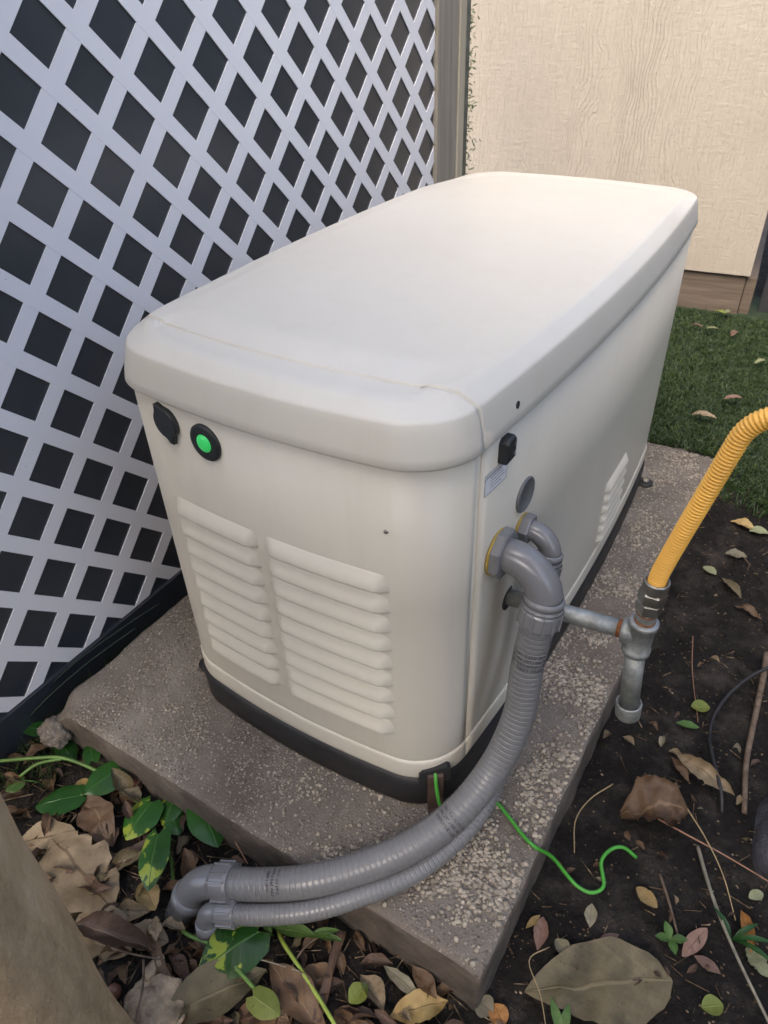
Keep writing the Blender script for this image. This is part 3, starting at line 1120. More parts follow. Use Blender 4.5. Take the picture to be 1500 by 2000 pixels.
# grey round plug
v, f = lathe(on_side(0.2105, 0.5325), (1, -0.04, 0), [(-0.003, 0.0275), (0.0022, 0.0275), (0.0036, 0.0262), (0.0036, 0.0240), (0.0024, 0.0225), (0.0026, 0.001)], 36)
add("round_plug", mesh("round_plug", v, f), M['plug'], gen)
# black hole round the gas pipe
v, f = lathe(on_side(0.190, 0.3490), (1, 0, 0), [(-0.004, 0.021), (0.0006, 0.021), (0.0007, 0.001)], 24)
add("pipe_hole", mesh("pipe_hole", v, f), M['dark'], side_panel)
# mounting ears with bolts, rear right and front left
for (x, y, dx) in ((0.022, 1.135, 1), (-0.565, 0.052, -1)):
    ear = MB()
    ear.put(*lathe((x, y, 0.001), (0, 0, 1), [(0, 0.020), (0.005, 0.020), (0.006, 0.018)], 20))
    ear.put(*box(min(x, x - dx * 0.03), max(x, x - dx * 0.03), y - 0.018, y + 0.018, 0.0012, 0.0052))
    e_ = add("mounting_ear", ear.mesh("mounting_ear"), M['black'], gen)
    v, f = lathe((x, y, 0.006), (0, 0, 1), [(0, 0.009), (0.007, 0.009), (0.008, 0.0075)], 6)
    add("anchor_bolt", mesh("anchor_bolt", v, f), M['zinc'], e_, False)
# notch at the front right corner, with its brown strap
cpos = None
Pn = outline(0.0035)
corner_pts = [q for q in Pn if q[0] > -0.06 and q[1] < 0.06]
cpos = min(corner_pts, key=lambda q: (q[0] + 0.020) ** 2 + (q[1] - 0.012) ** 2)
cn = Vector((0.62, -0.78, 0)).normalized()
ct = Vector((-cn.y, cn.x, 0))
Pq = Vector((cpos[0], cpos[1], 0))
v = []
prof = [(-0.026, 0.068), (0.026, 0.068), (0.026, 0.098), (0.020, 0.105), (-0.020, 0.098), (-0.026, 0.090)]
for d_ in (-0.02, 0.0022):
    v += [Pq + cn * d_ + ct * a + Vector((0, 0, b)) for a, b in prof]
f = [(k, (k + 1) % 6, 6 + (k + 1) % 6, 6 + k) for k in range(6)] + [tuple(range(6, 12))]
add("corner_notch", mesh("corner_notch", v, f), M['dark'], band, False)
sm = MB()
Pst = [(0.001, 0.092), (0.0045, 0.088), (0.0052, 0.070), (0.0062, 0.030), (0.0085, 0.006), (0.016, 0.0035), (0.040, 0.003)]
v = []
for d_, z in Pst:
    for a in (-0.013, 0.013):
        for e_ in (0.0, 0.0022):
            v.append(Pq + cn * (d_ + (e_ if d_ < 0.012 else 0)) + ct * a + Vector((0, 0, z + (e_ if d_ >= 0.012 else 0))))
f = []
for i in range(len(Pst) - 1):
    a = i * 4
    b = a + 4
    f += [(a + 1, a + 3, b + 3, b + 1), (a, b, b + 2, a + 2), (a, a + 1, b + 1, b), (a + 2, b + 2, b + 3, a + 3)]
strap = add("anchor_strap", mesh("anchor_strap", v, f), M['strap'], gen, False)
v, f = lathe(Pq + cn * 0.006 + Vector((0, 0, 0.084)), cn, [(0, 0.004), (0.002, 0.0035)], 10)
add("strap_screw", mesh("strap_screw", v, f), M['zinc'], strap)

# ------------------------------------------------------------------ conduits
def ribbed(P, r, pitch, depth, groove=0.16, n=26):
    """smooth jacket with thin grooves: liquid-tight conduit"""
    pts, tot = crom(P, pitch / 9)
    rad = []
    for i in range(len(pts)):
        ph = i % 9
        rad.append(r - depth if ph == 0 else (r - depth * 0.08 if ph in (1, 8) else r))
    v, f = tube(pts, rad, n)
    return pts, tot, v, f

def text_on_tube(body, size, pts, r, s_at, ang, turn=False):
    """print wrapped round a tube: text runs round the circumference"""
    fr = frames(pts)
    acc = [0.0]
    for a, b in zip(pts, pts[1:]):
        acc.append(acc[-1] + (b - a).length)
    me = text_mesh(body, size)
    for q in me.vertices:
        u, w = q.co.x, q.co.y
        s = s_at + (-w if not turn else u)
        th = ang + (u if not turn else w) / r
        i = 0
        while i < len(acc) - 2 and acc[i + 1] < s:
            i += 1
        t_, a, b = fr[i]
        c = pts[i] + t_ * (s - acc[i])
        q.co = c + (a * math.cos(th) + b * math.sin(th)) * (r + 0.0006)
    return me

def angle_towards(pts, s_at, target):
    fr = frames(pts)
    acc = 0
    i = 0
    while i < len(pts) - 2 and acc < s_at:
        acc += (pts[i + 1] - pts[i]).length
        i += 1
    d = (Vector(target) - pts[i]).normalized()
    return math.atan2(d.dot(fr[i][2]), d.dot(fr[i][1]))

CAM = Vector(cam.location)
def gland(o, d, r, n=10, L_=0.034, name="gland_nut", parent=None):
    """ribbed compression nut"""
    g = MB()
    g.put(*lathe(o, d, [(0, r * 0.93), (0.004, r * 1.0), (L_ - 0.004, r * 0.99), (L_, r * 0.93)], 36))
    dd = Vector(d).normalized()
    up = Vector((0, 0, 1)) if abs(dd.z) < 0.9 else Vector((1, 0, 0))
    a = (up - dd * up.dot(dd)).normalized()
    b = dd.cross(a)
    for k in range(n):
        an = 2 * math.pi * k / n
        rad = a * math.cos(an) + b * math.sin(an)
        tg = dd.cross(rad)
        c0 = Vector(o) + rad * r * 0.99
        v = []
        for t_ in (0.003, L_ - 0.002):
            for w, q in ((-0.0016, 0), (0.0016, 0), (0.0011, 0.0022), (-0.0011, 0.0022)):
                v.append(c0 + dd * t_ + tg * w + rad * q)
        g.put(v, [(0, 1, 5, 4), (1, 2, 6, 5), (2, 3, 7, 6), (3, 0, 4, 7), (0, 3, 2, 1), (4, 5, 6, 7)])
    return add(name, g.mesh(name), M['elbow'], parent, False)

def elbow_arc(p0, d0, d1, rad, n=14):
    """quarter bend from direction d0 to d1 starting at p0"""
    p0, d0, d1 = Vector(p0), Vector(d0).normalized(), Vector(d1).normalized()
    out = []
    c = p0 + d1 * rad
    for k in range(n + 1):
        a = math.pi / 2 * k / n
        out.append(c - d1 * rad * math.cos(a) + d0 * rad * math.sin(a))
    return out

def conduit(name, label, yz, r_el, r_tube, bend, lead, path, end_el, pitch, texts, hexn, r_nut):
    T = thing(name, label, "conduit", on_side(yz[0], yz[1]))
    off = T.location.copy()
    def ad(nm, v, f, mat, sm_=True, par=None):
        return add(nm, mesh(nm, [Vector(q) - off for q in v], f), mat, par or T, sm_)
    o = on_side(yz[0], yz[1])
    v, f = lathe(o, (1, 0, 0), [(-0.001, r_el * 1.45), (0.0024, r_el * 1.45), (0.0025, r_el)], 30)
    ad("yellow_gasket", v, f, M['gasket'])
    v, f = lathe(o, (1, 0, 0), [(0.0024, r_el * 1.46), (0.0032, r_el * 1.52), (0.0145, r_el * 1.52), (0.0165, r_el * 1.42), (0.0170, r_el)], hexn, 0.25)
    ad("flange_nut", v, f, M['elbow'], False)
    p0 = o + Vector((0.012, 0, 0))
    p1 = o + Vector((lead, 0, 0))
    P = [p0] + elbow_arc(p1, (1, 0, 0), (0.10, -0.10, -1), bend)
    v, f = tube(P, [r_el * (1.0 if k < 2 else 1.0 + 0.05 * k / len(P)) for k in range(len(P))], 28)
    ad("elbow", v, f, M['elbow'])
    e = P[-1]
    d = (Vector(path[0]) - e).normalized()
    v, f = lathe(e - d * 0.004, d, [(0, r_el * 1.05), (0.003, r_nut * 0.96), (0.010, r_nut * 0.97), (0.0105, r_nut * 0.90), (0.013, r_nut * 0.90), (0.0135, r_nut * 0.99), (0.018, r_nut * 0.99)], 34)
    ad("collar", v, f, M['elbow'])
    g = gland(e + d * 0.0142 - off, d, r_nut, 12, 0.030, "gland_nut", T)
    start = e + d * 0.030
    pts, tot, v, f = ribbed([start] + [Vector(q) for q in path], r_tube, pitch, 0.0011)
    tb = ad("flexible_tube", v, f, M['conduit'])
    for body, size, s_at, da in texts:
        th = angle_towards(pts, s_at, CAM) + da
        me = text_on_tube(body, size, pts, r_tube, s_at, th)
        for q in me.vertices:
            q.co -= off
        add("print", me, M['ink'], tb, False)
    # lower end: nut and elbow turned into the ground
    a, b = Vector(path[-2]), Vector(path[-1])
    de = (pts[-1] - pts[-4]).normalized()
    g = gland(pts[-1] - de * 0.028 - off, de, r_nut, 12, 0.034, "end_nut", T)
    ex = pts[-1] + de * 0.004
    P = [ex] + elbow_arc(ex + de * 0.008, de, end_el, r_el * 1.25, 12)
    last = P[-1]
    P += [last + Vector(end_el).normalized() * 0.03, last + Vector(end_el).normalized() * 0.07]
    v, f = tube(P, r_el * 1.04, 28)
    ee = ad("end_elbow", v, f, M['elbow'])
    v, f = lathe(last + Vector(end_el).normalized() * 0.004, end_el, [(0, r_el * 1.02), (0.002, r_el * 1.20), (0.018, r_el * 1.20), (0.020, r_el * 1.08), (0.05, r_el * 1.08)], 28)
    ad("socket", v, f, M['elbow'], True)
    return T

conduit("large_conduit", "thick grey flexible conduit curving from the generator side to the ground in front", (0.137, 0.4790), 0.0248, 0.0244, 0.050, 0.022,
        [(0.083, 0.110, 0.31), (0.086, 0.087, 0.22), (0.073, 0.040, 0.14), (0.045, -0.032, 0.09), (0.002, -0.100, 0.06), (-0.053, -0.159, 0.04), (-0.113, -0.211, 0.028), (-0.185, -0.249, 0.010), (-0.245, -0.269, -0.010)],
        (-0.30, -0.34, -0.9), 0.0088,
        [("UL-1171 VOLT 105C OIL", 0.0068, 0.058, 0.0), ("CSA 360 LTFC 60C WET", 0.0068, 0.066, 0.05), ("VW-1 SUNLIGHT RES", 0.0068, 0.074, -0.05), ("LIQUID TIGHT  2 IN", 0.0068, 0.082, 0.1),
         ("UL-1171 VOLT 105C", 0.0068, 0.375, -0.2), ("CSA 360 LTFC 60C", 0.0068, 0.384, -0.15), ("VW-1 SUNLIGHT", 0.0068, 0.393, -0.2),
         ("2 IN UL-1171", 0.0068, 0.660, 0.2), ("CSA 360 LTFC", 0.0068, 0.668, 0.15), ("VW-1 RES", 0.0068, 0.676, 0.2)], 8, 0.0300)
conduit("small_conduit", "thinner grey flexible conduit running behind and below the thick one", (0.2105, 0.4745), 0.0155, 0.0157, 0.030, 0.016,
        [(0.058, 0.195, 0.33), (0.066, 0.165, 0.22), (0.070, 0.108, 0.13), (0.070, 0.022, 0.062), (0.048, -0.052, 0.035), (0.015, -0.122, 0.026), (-0.037, -0.186, 0.018), (-0.095, -0.238, 0.005), (-0.164, -0.278, -0.010), (-0.218, -0.297, -0.028)],
        (0.05, -0.22, -0.95), 0.0078, [], 6, 0.0198)

# ------------------------------------------------------------------ gas line
gas = thing("gas_pipe", "galvanised gas pipe with tee and capped drip leg beside the generator", "pipe", (0, 0.19, 0.349))
go = gas.location.copy()
def gad(nm, v, f, mat, sm_=True, par=None):
    return add(nm, mesh(nm, [Vector(q) - go for q in v], f), mat, par or gas, sm_)
gA, gB = Vector((0.004, 0.190, 0.3490)), Vector((0.190, 0.190, 0.3695))
gd = (gB - gA).normalized()
v, f = lathe(gA, gd, [(0, 0.0130), ((gB - gA).length + 0.004, 0.0130)], 26)
pipe = gad("horizontal_pipe", v, f, M['galv'])
me = text_on_tube("S", 0.020, [gA + gd * (k * 0.01) for k in range(18)], 0.0130, 0.072, angle_towards([gA + gd * (k * 0.01) for k in range(18)], 0.072, CAM) - 0.7, True)
for q in me.vertices:
    q.co -= go
add("print", me, M['ink'], pipe, False)
v, f = lathe(gB - gd * 0.0075, gd, [(0, 0.0134), (0.0075, 0.0129), (0.009, 0.0129)], 24)
gad("rusty_thread", v, f, M['rust'])
tc_ = Vector((0.2135, 0.190, 0.3715))
upv = Vector((0.035, 0.0, 1)).normalized()
dnv = Vector((0.085, 0.0, -1)).normalized()
tee = MB()
tee.put(*lathe(gB - gd * 0.001, gd, [(0, 0.0180), (0.001, 0.0190), (0.009, 0.0190), (0.0105, 0.0170), (0.024, 0.0165)], 28))
tee.put(*lathe(tc_ - upv * 0.034, upv, [(0, 0.0185), (0.001, 0.0203), (0.009, 0.0203), (0.0105, 0.0182), (0.052, 0.0182), (0.0535, 0.0203), (0.061, 0.0203), (0.062, 0.0185)], 28))
teeo = gad("tee_fitting", tee.v, tee.f, M['galv'])
v, f = lathe(tc_ + upv * 0.027, upv, [(0, 0.0142), (0.024, 0.0142)], 24)
gad("upper_nipple", v, f, M['galv'])
for t_ in (0.0285, 0.043):
    v, f = lathe(tc_ + upv * t_, upv, [(0, 0.0143), (0.001, 0.01475), (0.0028, 0.01475), (0.0034, 0.0143)], 24)
    gad("rusty_thread", v, f, M['rust'])
v, f = lathe(tc_ - upv * 0.030, dnv, [(0, 0.0145), (0.120, 0.0145)], 24)
gad("drip_leg", v, f, M['galv'])
v, f = lathe(tc_ - upv * 0.030 + dnv * 0.112, dnv, [(0.004, 0.0147), (0.003, 0.0165), (0.0, 0.0170), (0.0, 0.0185), (0.002, 0.0195), (0.026, 0.0190), (0.030, 0.0170), (0.031, 0.004)], 26)
gad("pipe_cap", v, f, M['galv'])
v, f = lathe(tc_ + upv * 0.047, upv, [(0, 0.0160), (0.0015, 0.0180), (0.018, 0.0180), (0.0195, 0.0165)], 6, 0.3)
gad("hex_nut", v, f, M['zinc'], False)
v, f = lathe(tc_ + upv * 0.0672, upv, [(0, 0.0170), (0.0015, 0.0190), (0.017, 0.0190), (0.020, 0.0170)], 6, 0.1)
gad("union_nut", v, f, M['zinc'], False)
v, f = lathe(tc_ + upv * 0.0855, upv, [(0, 0.0160), (0.004, 0.0175), (0.016, 0.0175), (0.0195, 0.0168), (0.0195, 0.0150), (0.012, 0.0125)], 28)
gad("hose_collar", v, f, M['zinc'])
hb = tc_ + upv * 0.096
hose = thing("gas_hose", "yellow corrugated gas hose rising from the pipe fitting and leaving right", "hose", hb)
HP = [hb, (0.2190, 0.191, 0.492), (0.2340, 0.190, 0.570), (0.2506, 0.190, 0.650), (0.2580, 0.190, 0.686), (0.2665, 0.190, 0.717), (0.2860, 0.190, 0.738), (0.325, 0.195, 0.752), (0.40, 0.21, 0.735), (0.50, 0.24, 0.60), (0.56, 0.27, 0.35), (0.585, 0.29, 0.05), (0.59, 0.29, -0.14)]
pts, tot = crom(HP, 0.0047 / 6)
rad = [0.0113 + 0.0009 * math.cos(2 * math.pi * (i % 6) / 6) for i in range(len(pts))]
v, f = tube(pts, rad, 28)
add("corrugated_tube", mesh("corrugated_tube", [q - hb for q in v], f), M['yellow'], hose)

# ------------------------------------------------------------------ green bonding wire
pts, tot = crom([(-0.028, 0.028, 0.096), (-0.014, 0.012, 0.090), (-0.004, 0.0, 0.066), (0.010, -0.004, 0.035), (0.036, 0.030, 0.012), (0.068, 0.066, 0.0060), (0.100, 0.055, 0.0058), (0.133, 0.037, 0.0060), (0.158, 0.030, 0.003), (0.182, 0.055, -0.045), (0.215, 0.060, -0.088), (0.236, 0.056, -0.094), (0.256, 0.060, -0.095), (0.268, 0.080, -0.094), (0.252, 0.113, -0.088), (0.259, 0.141, -0.086), (0.276, 0.157, -0.088), (0.300, 0.161, -0.104)], 0.006)
v, f = tube(pts, 0.0032, 10)
tag(add("green_wire", mesh("green_wire", v, f), M['greenwire']), "bright green ground wire trailing from the cabinet corner over the pad edge", "wire")

# ------------------------------------------------------------------ trees: trunk in the foreground with its crown, and unseen trees added to block light
def limb(mb, P, r0, r1, n=12, wob=0.0):
    pts, tot = crom(P, 0.05)
    m = len(pts)
    rad = [r0 + (r1 - r0) * i / (m - 1) for i in range(m)]
    v, f = tube(pts, rad, n)
    if wob:
        v = [q + Vector((nz(q.x, q.y, q.z, 6), nz(q.y, q.z, q.x, 6), 0)) * wob for q in v]
    mb.put(v, f)
    return pts

def crown(clumps, n, size, rng):
    v = []
    f = []
    for k in range(n):
        c, rr = rng.choice(clumps)
        while True:
            q = Vector((rng.uniform(-1, 1), rng.uniform(-1, 1), rng.uniform(-1, 1)))
            if 0.15 < q.length < 1:
                break
        q *= (0.6 + 0.4 * rng.random())
        p = Vector((c[0] + q.x * rr[0], c[1] + q.y * rr[1], c[2] + q.z * rr[2]))
        d = Vector((rng.gauss(0, 1), rng.gauss(0, 1), rng.gauss(-0.3, 0.6))).normalized()
        s = d.cross(Vector((rng.gauss(0, 1), rng.gauss(0, 1), rng.gauss(0, 1)))).normalized()
        L_ = size * rng.uniform(0.6, 1.3)
        w = L_ * 0.28
        up = d.cross(s) * L_ * 0.10
        b = len(v)
        v += [p, p + d * L_ * .4 + s * w + up, p + d * L_, p + d * L_ * .4 - s * w + up, p + d * L_ * 0.5]
        f += [(b, b + 1, b + 4), (b + 1, b + 2, b + 4), (b + 2, b + 3, b + 4), (b + 3, b, b + 4)]
    return v, f

def tree(name, label, x, y, trunk_pts, r0, r1, clumps, n, size, seed, limbs):
    T = thing(name, label, "tree", (x, y, -0.12))
    off = Vector(T.location)
    mb = MB()
    pts, tot = crom(trunk_pts, 0.03)
    m = len(pts)
    rad = [r0 + (r1 - r0) * (i / (m - 1)) + 0.05 * math.exp(-i * 0.03 / 0.10) for i in range(m)]
    v, f = tube(pts, rad, 40)
    v = [q + Vector((nz(q.x, q.y, q.z * 0.5, 9), nz(q.y, q.x, q.z * 0.5 + 4, 9), 0)) * 0.012 for q in v]
    mb.put(v, f)
    for P, a, b in limbs:
        limb(mb, P, a, b)
    add("trunk", mesh("trunk", [Vector(q) - off for q in mb.v], mb.f), M['bark'], T)
    v, f = crown(clumps, n, size, random.Random(seed))
    add("crown", mesh("crown", [Vector(q) - off for q in v], f), M['canopy'], T, False)
    return T

tree("shade_tree", "smooth tan-barked tree trunk in the lower left foreground", -0.262, -0.590,
     [(-0.262, -0.588, -0.20), (-0.262, -0.584, 0.0), (-0.260, -0.566, 0.4), (-0.262, -0.575, 0.9), (-0.28, -0.72, 1.5), (-0.30, -0.90, 2.1)], 0.112, 0.085,
     [((-0.9, -1.6, 2.8), (0.85, 0.55, 0.8)), ((0.0, -1.7, 3.3), (0.9, 0.6, 0.75)), ((0.9, -1.75, 3.4), (0.9, 0.6, 0.75)), ((1.7, -1.8, 3.0), (0.8, 0.6, 0.8)), ((-0.4, -1.6, 2.2), (0.8, 0.5, 0.7)), ((0.6, -1.6, 2.3), (0.85, 0.5, 0.7)), ((1.5, -1.7, 2.1), (0.8, 0.5, 0.7)), ((-0.95, -0.75, 2.35), (0.7, 0.5, 0.4)), ((0.75, -0.85, 2.6), (0.6, 0.5, 0.4))], 4200, 0.18, 21,
     [([(-0.30, -0.90, 2.0), (-0.2, -1.4, 2.4), (0.1, -1.9, 2.7)], 0.08, 0.02), ([(-0.30, -0.88, 1.9), (-0.6, -1.3, 2.1), (-1.0, -1.8, 2.3)], 0.06, 0.015), ([(-0.28, -0.9, 2.0), (0.3, -1.3, 2.2), (0.9, -1.9, 2.5)], 0.06, 0.015)])
tree("front_light_blocker", "unseen leafy tree added behind the camera to block low light", 1.5, -2.9,  # foliage added out of view to block low sky light from the front
     [(1.5, -2.9, -0.2), (1.5, -2.9, 0.5), (1.55, -2.9, 1.4), (1.5, -2.85, 2.4)], 0.10, 0.05,
     [((0.9, -2.6, 0.8), (1.1, 0.7, 1.0)), ((1.9, -2.6, 0.9), (1.2, 0.8, 1.1)), ((2.7, -2.4, 1.0), (1.0, 0.8, 1.2)), ((0.1, -2.7, 0.8), (1.0, 0.7, 1.0)), ((-0.9, -2.6, 0.9), (0.9, 0.6, 1.1))], 7000, 0.20, 22,
     [([(1.55, -2.9, 1.5), (1.1, -2.7, 1.9), (0.7, -2.6, 2.2)], 0.05, 0.015), ([(1.55, -2.9, 1.7), (2.1, -2.7, 2.0), (2.6, -2.5, 2.2)], 0.05, 0.015)])
tree("side_light_blocker", "unseen leafy tree added right of the yard to block the side light", 2.6, 1.0,  # tree added out of view to cut sky light from the right
     [(2.6, 1.0, -0.2), (2.6, 1.0, 0.5), (2.55, 1.05, 1.4), (2.6, 1.0, 2.4)], 0.09, 0.05,
     [((2.5, 0.6, 1.2), (0.6, 0.9, 1.3)), ((2.6, 1.8, 1.2), (0.6, 0.9, 1.3)), ((2.6, 1.4, 2.4), (0.7, 1.0, 0.9))], 5000, 0.18, 23,
     [([(2.6, 1.0, 1.5), (2.6, 0.4, 2.0), (2.6, -0.2, 2.3)], 0.05, 0.015), ([(2.6, 1.0, 1.5), (2.6, 1.5, 2.0), (2.6, 1.9, 2.3)], 0.05, 0.015)])

# ------------------------------------------------------------------ leaves, stems and stones
def leaf_mesh(name, L_, W_, curl=0.15, cup=0.2, twist=0.0, crump=0.0, shape='oval', tear=0.0, seed=0, nu=19, nv=9):
    rg = random.Random(seed)
    v = []
    uv = []
    ph = rg.uniform(0, 9)
    for i in range(nu):
        t_ = i / (nu - 1)
        if shape == 'oval':
            w = math.sin(math.pi * min(1, t_ * 0.985 + 0.012)) ** 0.72
        elif shape == 'lance':
            w = math.sin(math.pi * t_) ** 0.95
        elif shape == 'heart':
            w = (math.sin(math.pi * min(1.0, t_ * 0.80 + 0.20)) ** 0.75) * (1.0 if t_ > 0.02 else 0.5)
        elif shape == 'strip':
            w = 0.85 + 0.15 * math.sin(t_ * 9 + ph)
        else:
            w = math.sin(math.pi * t_ ** 0.8) ** 0.8
        w = max(w, 0.03)
        for j in range(nv):
            s = -1 + 2 * j / (nv - 1)
            e = 1.0
            if abs(s) > 0.99 and tear:
                e = 1 - tear * abs(nz(t_ * 7 + ph, s * 3, seed, 1.0)) * 1.6
            x = t_ * L_
            y = s * w * W_ / 2 * e
            if shape == 'heart' and t_ < 0.2:
                x -= abs(s) * L_ * 0.16 * (1 - t_ / 0.2)
            z = curl * L_ * (0.25 - (t_ - 0.5) ** 2) * 1.0 + cup * abs(s) ** 1.5 * w * W_ / 2
            z += twist * (t_ - 0.5) * y
            if crump:
                q = Vector((x / L_ * 2.6 + ph, y / L_ * 2.6, seed * 0.37))
                z += crump * L_ * noise.noise(q) + crump * 0.6 * L_ * noise.noise(q * 2.7) + crump * 0.3 * L_ * noise.noise(q * 6.1)
                y += crump * 0.5 * L_ * noise.noise(q * 1.7 + Vector((5, 0, 0)))
            v.append((x, y, z))
            uv.append((t_, 0.5 + s * 0.5))
    f = [(i * nv + j, (i + 1) * nv + j, (i + 1) * nv + j + 1, i * nv + j + 1) for i in range(nu - 1) for j in range(nv - 1)]
    return mesh(name, v, f, uv)

def put_leaf(name, A, B, W_, mat, label, curl=0.15, cup=0.25, crump=0.03, shape='oval', tear=0.0, lift=0.004, seed=1, roll=0.0, pitch=0.0, cat="leaf", z=None):
    A, B = Vector((A[0], A[1], 0)), Vector((B[0], B[1], 0))
    L_ = (B - A).length
    me = leaf_mesh(name, L_, W_, curl, cup, 0.0, crump, shape, tear, seed)
    zz = (gz(A.x, A.y) + gz(B.x, B.y)) / 2 if z is None else z
    mn = min(q.co.z for q in me.vertices)
    o = add(name, me, LEAF[mat], None, True, (A.x, A.y, zz - mn * 0.6 + lift), (roll, pitch, math.atan2(B.y - A.y, B.x - A.x)))
    return tag(o, label, cat)

PL = put_leaf
PL("dry_leaf", (0.399, -0.003), (0.218, -0.132), 0.125, 'olive', "largest olive-tan dry leaf lying at the lower right", 0.06, 0.08, 0.06, 'leaf', 0.10, 0.012, 3)
PL("crumpled_leaf", (0.258, 0.215), (0.353, 0.283), 0.105, 'brown', "crumpled brown leaf heap right of the green wire's loop", 0.35, 0.5, 0.22, 'oval', 0.4, 0.012, 4)
PL("curled_leaf", (0.308, 0.392), (0.419, 0.355), 0.040, 'tan', "pale tan curled leaf crossed by the black cable", 0.30, 0.7, 0.10, 'lance', 0.3, 0.020, 5, roll=0.5)
PL("dry_leaf", (0.299, 0.389), (0.342, 0.348), 0.020, 'brown', "small brown leaf left of the pale curled leaf", 0.2, 0.4, 0.08, 'lance', 0.1, 0.012, 6)
PL("fallen_leaf", (0.315, 0.107), (0.353, 0.091), 0.026, 'ochre', "small yellowish oval leaf right of the green wire's bend", 0.1, 0.2, 0.05, 'oval', 0.1, 0.006, 7)
PL("fallen_leaf", (0.405, 0.038), (0.428, 0.100), 0.024, 'pink', "pinkish oval leaf above the large olive leaf", 0.1, 0.2, 0.03, 'oval', 0.0, 0.008, 8)
PL("fallen_leaf", (0.420, 0.051), (0.461, 0.045), 0.019, 'pink', "mauve lance-shaped leaf touching the pinkish oval leaf", 0.1, 0.2, 0.05, 'lance', 0.1, 0.004, 9)
PL("fallen_leaf", (0.287, -0.011), (0.313, 0.022), 0.016, 'pink', "rust-red narrow leaf just beyond the large olive leaf's edge", 0.1, 0.2, 0.03, 'lance', 0.0, 0.005, 10)
PL("fallen_leaf", (0.260, 0.045), (0.270, 0.007), 0.020, 'grey', "grey-green lance-shaped leaf below the green wire's bend", 0.1, 0.3, 0.05, 'lance', 0.0, 0.005, 12)
PL("fallen_leaf", (0.468, 0.160), (0.495, 0.099), 0.020, 'orange', "orange curled leaf beside the long grey reed", 0.25, 0.9, 0.06, 'lance', 0.1, 0.008, 13)
PL("fallen_leaf", (0.446, -0.016), (0.472, 0.004), 0.028, 'lime', "round lime-green leaf right of the large olive leaf", 0.1, 0.3, 0.02, 'oval', 0.0, 0.006, 14)
PL("fallen_leaf", (0.305, 0.530), (0.338, 0.548), 0.032, 'lime', "olive-green oval leaf by the black cable", 0.1, 0.2, 0.04, 'oval', 0.0, 0.008, 15)
PL("fallen_leaf", (0.288, 0.473), (0.331, 0.484), 0.018, 'green', "bright green pointed leaf below the olive-green oval one", 0.1, 0.2, 0.03, 'lance', 0.0, 0.012, 16)
PL("torn_leaf", (0.486, 0.104), (0.524, 0.080), 0.028, 'pale', "pale green torn leaf at the right edge beside the orange leaf", 0.1, 0.2, 0.06, 'oval', 0.5, 0.006, 17)
PL("fallen_leaf", (0.477, 0.189), (0.495, 0.210), 0.018, 'pale', "small pale green leaf at the right edge above the orange leaf", 0.1, 0.2, 0.04, 'oval', 0.0, 0.006, 18)
PL("fallen_leaf", (0.201, -0.014), (0.212, -0.066), 0.024, 'pink', "long rust-brown leaf close to the pad's right side", 0.1, 0.4, 0.05, 'lance', 0.1, 0.006, 19)
PL("fallen_leaf", (0.184, -0.047), (0.196, -0.016), 0.011, 'ochre', "narrow yellow leaf against the pad's right side", 0.1, 0.3, 0.03, 'lance', 0.0, 0.010, 20)
PL("fallen_leaf", (0.230, -0.037), (0.258, -0.054), 0.024, 'grey', "cupped grey-brown leaf between the pad and the olive leaf", 0.2, 0.7, 0.05, 'oval', 0.1, 0.006, 21)
PL("fallen_leaf", (0.250, 1.165), (0.314, 1.163), 0.036, 'ochre', "tan leaf on the soil right under the yellow hose", 0.15, 0.4, 0.08, 'lance', 0.1, 0.006, 22)
PL("fallen_leaf", (0.300, 1.150), (0.345, 1.165), 0.034, 'pale', "pale green leaf behind the yellow hose at the lawn's edge", 0.1, 0.3, 0.05, 'oval', 0.0, 0.008, 23)
PL("fallen_leaf", (0.265, 1.045), (0.315, 1.055), 0.034, 'grey', "dull grey leaf right of the yellow hose's lower half", 0.1, 0.4, 0.08, 'oval', 0.1, 0.006, 24)
PL("fallen_leaf", (0.275, 0.955), (0.330, 0.905), 0.026, 'olive', "olive curled leaf on dark soil right of the brass nut", 0.2, 0.6, 0.08, 'lance', 0.1, 0.008, 25)
PL("fallen_leaf", (0.320, 0.878), (0.385, 0.861), 0.026, 'brown', "brown curled leaf at the right edge beside the gas fitting", 0.2, 0.6, 0.10, 'lance', 0.2, 0.006, 26)
PL("fallen_leaf", (0.228, 0.975), (0.262, 0.960), 0.026, 'pale', "small pale leaf right beside the gas hose collar", 0.1, 0.3, 0.03, 'oval', 0.0, 0.006, 27)
# leaves on the lawn
for k, (x, y, a, L_, m_, lb_) in enumerate([(0.035, 1.63, 0.2, 0.075, 'tan', "curled tan leaf lying on the turf near the pad's rear corner"), (0.10, 1.79, 0.5, 0.06, 'pink', "rusty leaf lying on the turf above the yellow hose"),
        (-0.08, 2.36, 0.3, 0.05, 'pale', "cream leaf in the middle of the far turf"), (0.02, 2.33, 1.4, 0.06, 'pink', "pinkish upright leaf on the far turf to the right"), (-0.09, 2.57, -0.4, 0.05, 'lime', "yellow-green leaf against the brown skirt board"),
        (-0.05, 2.55, 1.2, 0.05, 'pale', "cream leaf beside the yellow-green one at the skirt board"), (0.14, 2.12, 0.9, 0.05, 'pale', "pale leaf on the turf at the right edge of the picture"), (-0.14, 2.37, 0.1, 0.045, 'brown', "small flat brown leaf on the far turf")]):
    PL("fallen_leaf", (x, y), (x + L_ * math.cos(a), y + L_ * math.sin(a)), L_ * 0.42, m_, lb_, 0.25, 0.5, 0.06, 'oval', 0.1, 0.014, 60 + k, z=-0.040)

